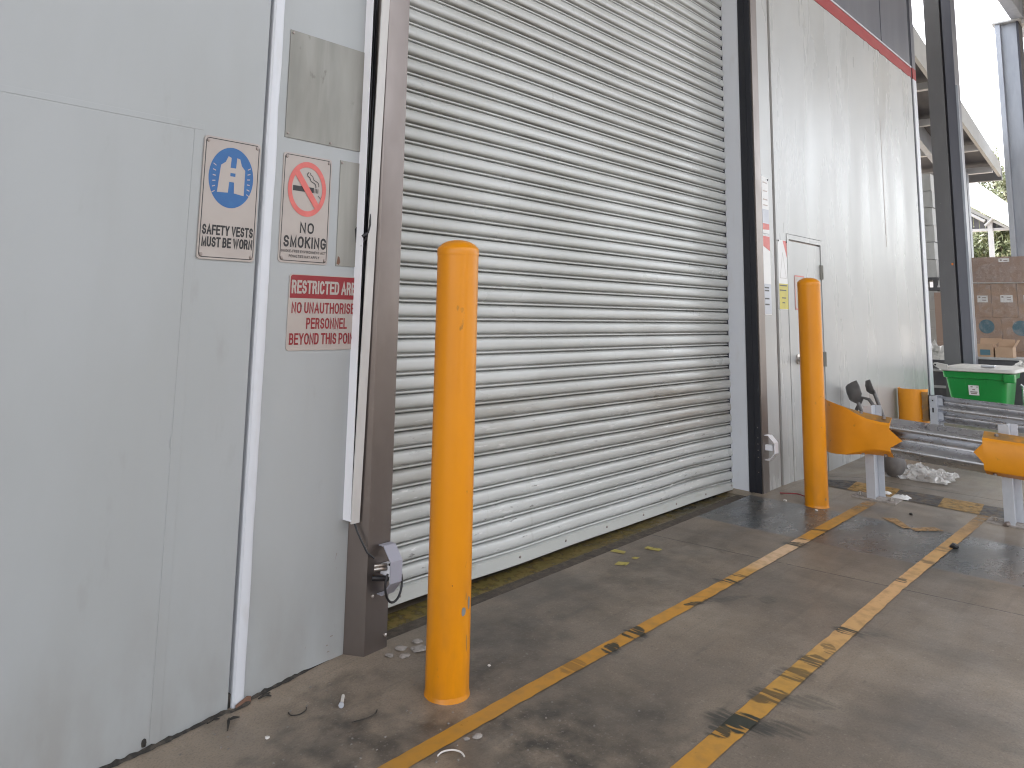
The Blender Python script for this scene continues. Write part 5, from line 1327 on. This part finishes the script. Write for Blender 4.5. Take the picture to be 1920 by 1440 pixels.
# ---------------------------------------------------------------- neighbouring roof seen past the wall corner
aw = thing('awning', 'neighbouring sloped awning with a pale barge board and dark lining', 'awning', (14.0, 4.0, 0.3))
def az(x): return 5.20 + (x - 11.62) * (4.115 - 5.20) / (17.02 - 11.62)
b = MB(); x0, x1, ya, yc = 9.6, 17.0, 2.92, 9.5
b.add([(x0, ya, az(x0) - 0.08), (x1, ya, az(x1) - 0.08), (x1, yc, az(x1) - 0.08), (x0, yc, az(x0) - 0.08), (x0, ya, az(x0)), (x1, ya, az(x1)), (x1, yc, az(x1)), (x0, yc, az(x0))],
      [(0, 1, 2, 3), (4, 5, 6, 7), (0, 1, 5, 4), (1, 2, 6, 5), (2, 3, 7, 6), (3, 0, 4, 7)])
b.build('roof_sheet', M['soffit'], aw)
b = MB(); b.add([(x0, ya - 0.06, az(x0) - 0.44), (x1 + 0.05, ya - 0.06, az(x1) - 0.20), (x1 + 0.05, ya - 0.005, az(x1) - 0.20), (x0, ya - 0.005, az(x0) - 0.44), (x0, ya - 0.06, az(x0) + 0.05), (x1 + 0.05, ya - 0.06, az(x1) + 0.05), (x1 + 0.05, ya - 0.005, az(x1) + 0.05), (x0, ya - 0.005, az(x0) + 0.05)],
      [(0, 1, 2, 3), (4, 5, 6, 7), (0, 1, 5, 4), (1, 2, 6, 5), (2, 3, 7, 6), (3, 0, 4, 7)])
b.build('barge_board', M['fascia'], aw)
b = MB(); b.add([(x0, 3.55, az(x0) - 0.42), (x1 - 0.5, 3.55, az(x1) - 0.30), (x1 - 0.5, 3.65, az(x1) - 0.30), (x0, 3.65, az(x0) - 0.42), (x0, 3.55, az(x0) - 0.085), (x1 - 0.5, 3.55, az(x1 - 0.5) - 0.085), (x1 - 0.5, 3.65, az(x1 - 0.5) - 0.085), (x0, 3.65, az(x0) - 0.085)],
      [(0, 1, 2, 3), (4, 5, 6, 7), (0, 1, 5, 4), (1, 2, 6, 5), (2, 3, 7, 6), (3, 0, 4, 7)])
b.build('rafter', M['column_light'], aw)
for x in (11.6, 12.9, 14.2, 15.5, 16.6):
    MB().box(x - 0.05, x + 0.05, ya, yc, az(x) - 0.26, az(x) - 0.15).build('purlin', M['purlin'] if x > 11 else M['fascia'], aw)
MB().box(x1 + 0.06, x1 + 0.16, ya - 0.06, yc, az(x1) - 0.26, az(x1) - 0.02).build('gutter', M['column'], aw)
for y in (3.3, 8.5):
    MB().box(16.4, 16.55, y, y + 0.15, 0.25, az(16.5) - 0.27).build('post', M['column_light'], aw)

# far shelter with a white roof
sh = thing('shelter', 'distant open shelter with a white roof beyond the cartons', 'shelter', (34, 6, 0.3))
b = MB()
q = [(30, 6.55, 5.53), (30, 4.90, 4.37), (36, 5.75, 5.75), (36, 7.75, 7.55)]
b.add(q + [(x, y, z - 0.07) for x, y, z in q], [(0, 1, 2, 3), (7, 6, 5, 4), (0, 4, 5, 1), (1, 5, 6, 2), (2, 6, 7, 3), (3, 7, 4, 0)])
b.build('roof', M['whiteroof'], sh)
MB().prism([(30.15, 4.92, 4.22), (30.15, 4.92, 4.29), (30.15, 6.55, 5.40), (30.15, 6.55, 5.22)], (0.1, 0, 0)).build('rake_board', M['fascia'], sh)
b = MB()
for k in range(9):
    y = 5.0 + k * 0.17
    b.box(30.4, 30.42, y, y + 0.15, 4.33, 4.30 + (y - 4.92) * 0.67)
b.build('gable_board', M['soffit'], sh)
MB().box(30.3, 30.5, 4.9, 7.6, 4.25, 4.33).build('tie_beam', M['purlin'], sh)
MB().tube([(30.1, 6.3, 5.0), (30.1, 5.62, 4.55)], 0.05, 8).build('brace', M['purlin'], sh)
MB().tube([(30.1, 5.62, 4.40), (30.1, 5.36, 4.66)], 0.04, 8).build('brace', M['purlin'], sh)
MB().box(30.2, 30.34, 5.43, 5.57, 0.3, 4.6).build('post', M['purlin'], sh)
MB().box(30.2, 30.34, 7.3, 7.44, 0.3, 5.9).build('post', M['purlin'], sh)
wb = thing('shed', 'low white shed far behind under the trees', 'shed', (69, 18, 0.3))
MB().box(66, 72, 8.4, 30, 0.0, 5.2).build('wall', M['whiteroof'], wb)
MB().prism([(65.8, 8.2, 5.2), (72.2, 8.2, 5.2), (69, 8.2, 5.8)], (0, 22, 0)).build('roof', M['whiteroof'], wb)

def tree(name, label, x, y, h, crown, seed, nclump=46):
    rnd = random.Random(seed)
    z0 = floor_z(x, y) - 0.1
    t = thing(name, label, 'tree', (x, y, z0), 'trees beyond the shelter')
    b = MB()
    b.tube([(x, y, z0), (x + 0.1, y + 0.1, z0 + h * 0.25), (x - 0.1, y + 0.2, z0 + h * 0.55), (x, y, z0 + h * 0.8)], [0.28, 0.22, 0.15, 0.06], 8)
    cl = []
    for k in range(nclump):
        while True:
            u, v, w_ = rnd.uniform(-1, 1), rnd.uniform(-1, 1), rnd.uniform(-1, 1)
            if u * u + v * v + w_ * w_ < 1: break
        cl.append((x + u * crown[0], y + v * crown[0], z0 + crown[2] + w_ * crown[1], rnd.uniform(0.45, 1.0)))
    for k in range(0, nclump, 5):
        c_ = cl[k]; zb = z0 + h * rnd.uniform(0.35, 0.6)
        b.tube([(x, y, zb), ((x + c_[0]) / 2, (y + c_[1]) / 2, (zb + c_[2]) / 2 + 0.3), (c_[0], c_[1], c_[2])], [0.09, 0.06, 0.02], 6)
    b.build('trunk', M['bark'], t, smooth=60)
    b = MB()
    for cx_, cy_, cz_, r_ in cl:
        for q in range(170):
            d = Vector((rnd.gauss(0, 1), rnd.gauss(0, 1), rnd.gauss(0, 0.8))).normalized() * r_ * rnd.uniform(0.3, 1.0) ** 0.5
            p_ = Vector((cx_, cy_, cz_)) + d
            a1 = Vector((rnd.gauss(0, 1), rnd.gauss(0, 1), rnd.gauss(0, 1) - 0.6)).normalized() * 0.16
            a2 = a1.orthogonal().normalized() * 0.06
            b.add([p_ - a1, p_ + a2, p_ + a1, p_ - a2], [(0, 1, 2, 3)])
    b.build('crown', M['leaf'], t)
    return t
tree('gum_tree', 'tall pale green tree rising behind the white shelter roof', 60, 10.2, 12.4, (2.6, 3.4, 9.0), 3)
tree('gum_tree', 'lower bushy tree seen under the shelter roof left of its post', 58, 12.2, 9.0, (2.4, 2.7, 6.2), 5)
tree('gum_tree', 'yellow green bushy tree under the shelter roof right of its post', 57, 9.3, 8.2, (1.9, 2.4, 5.9), 8)
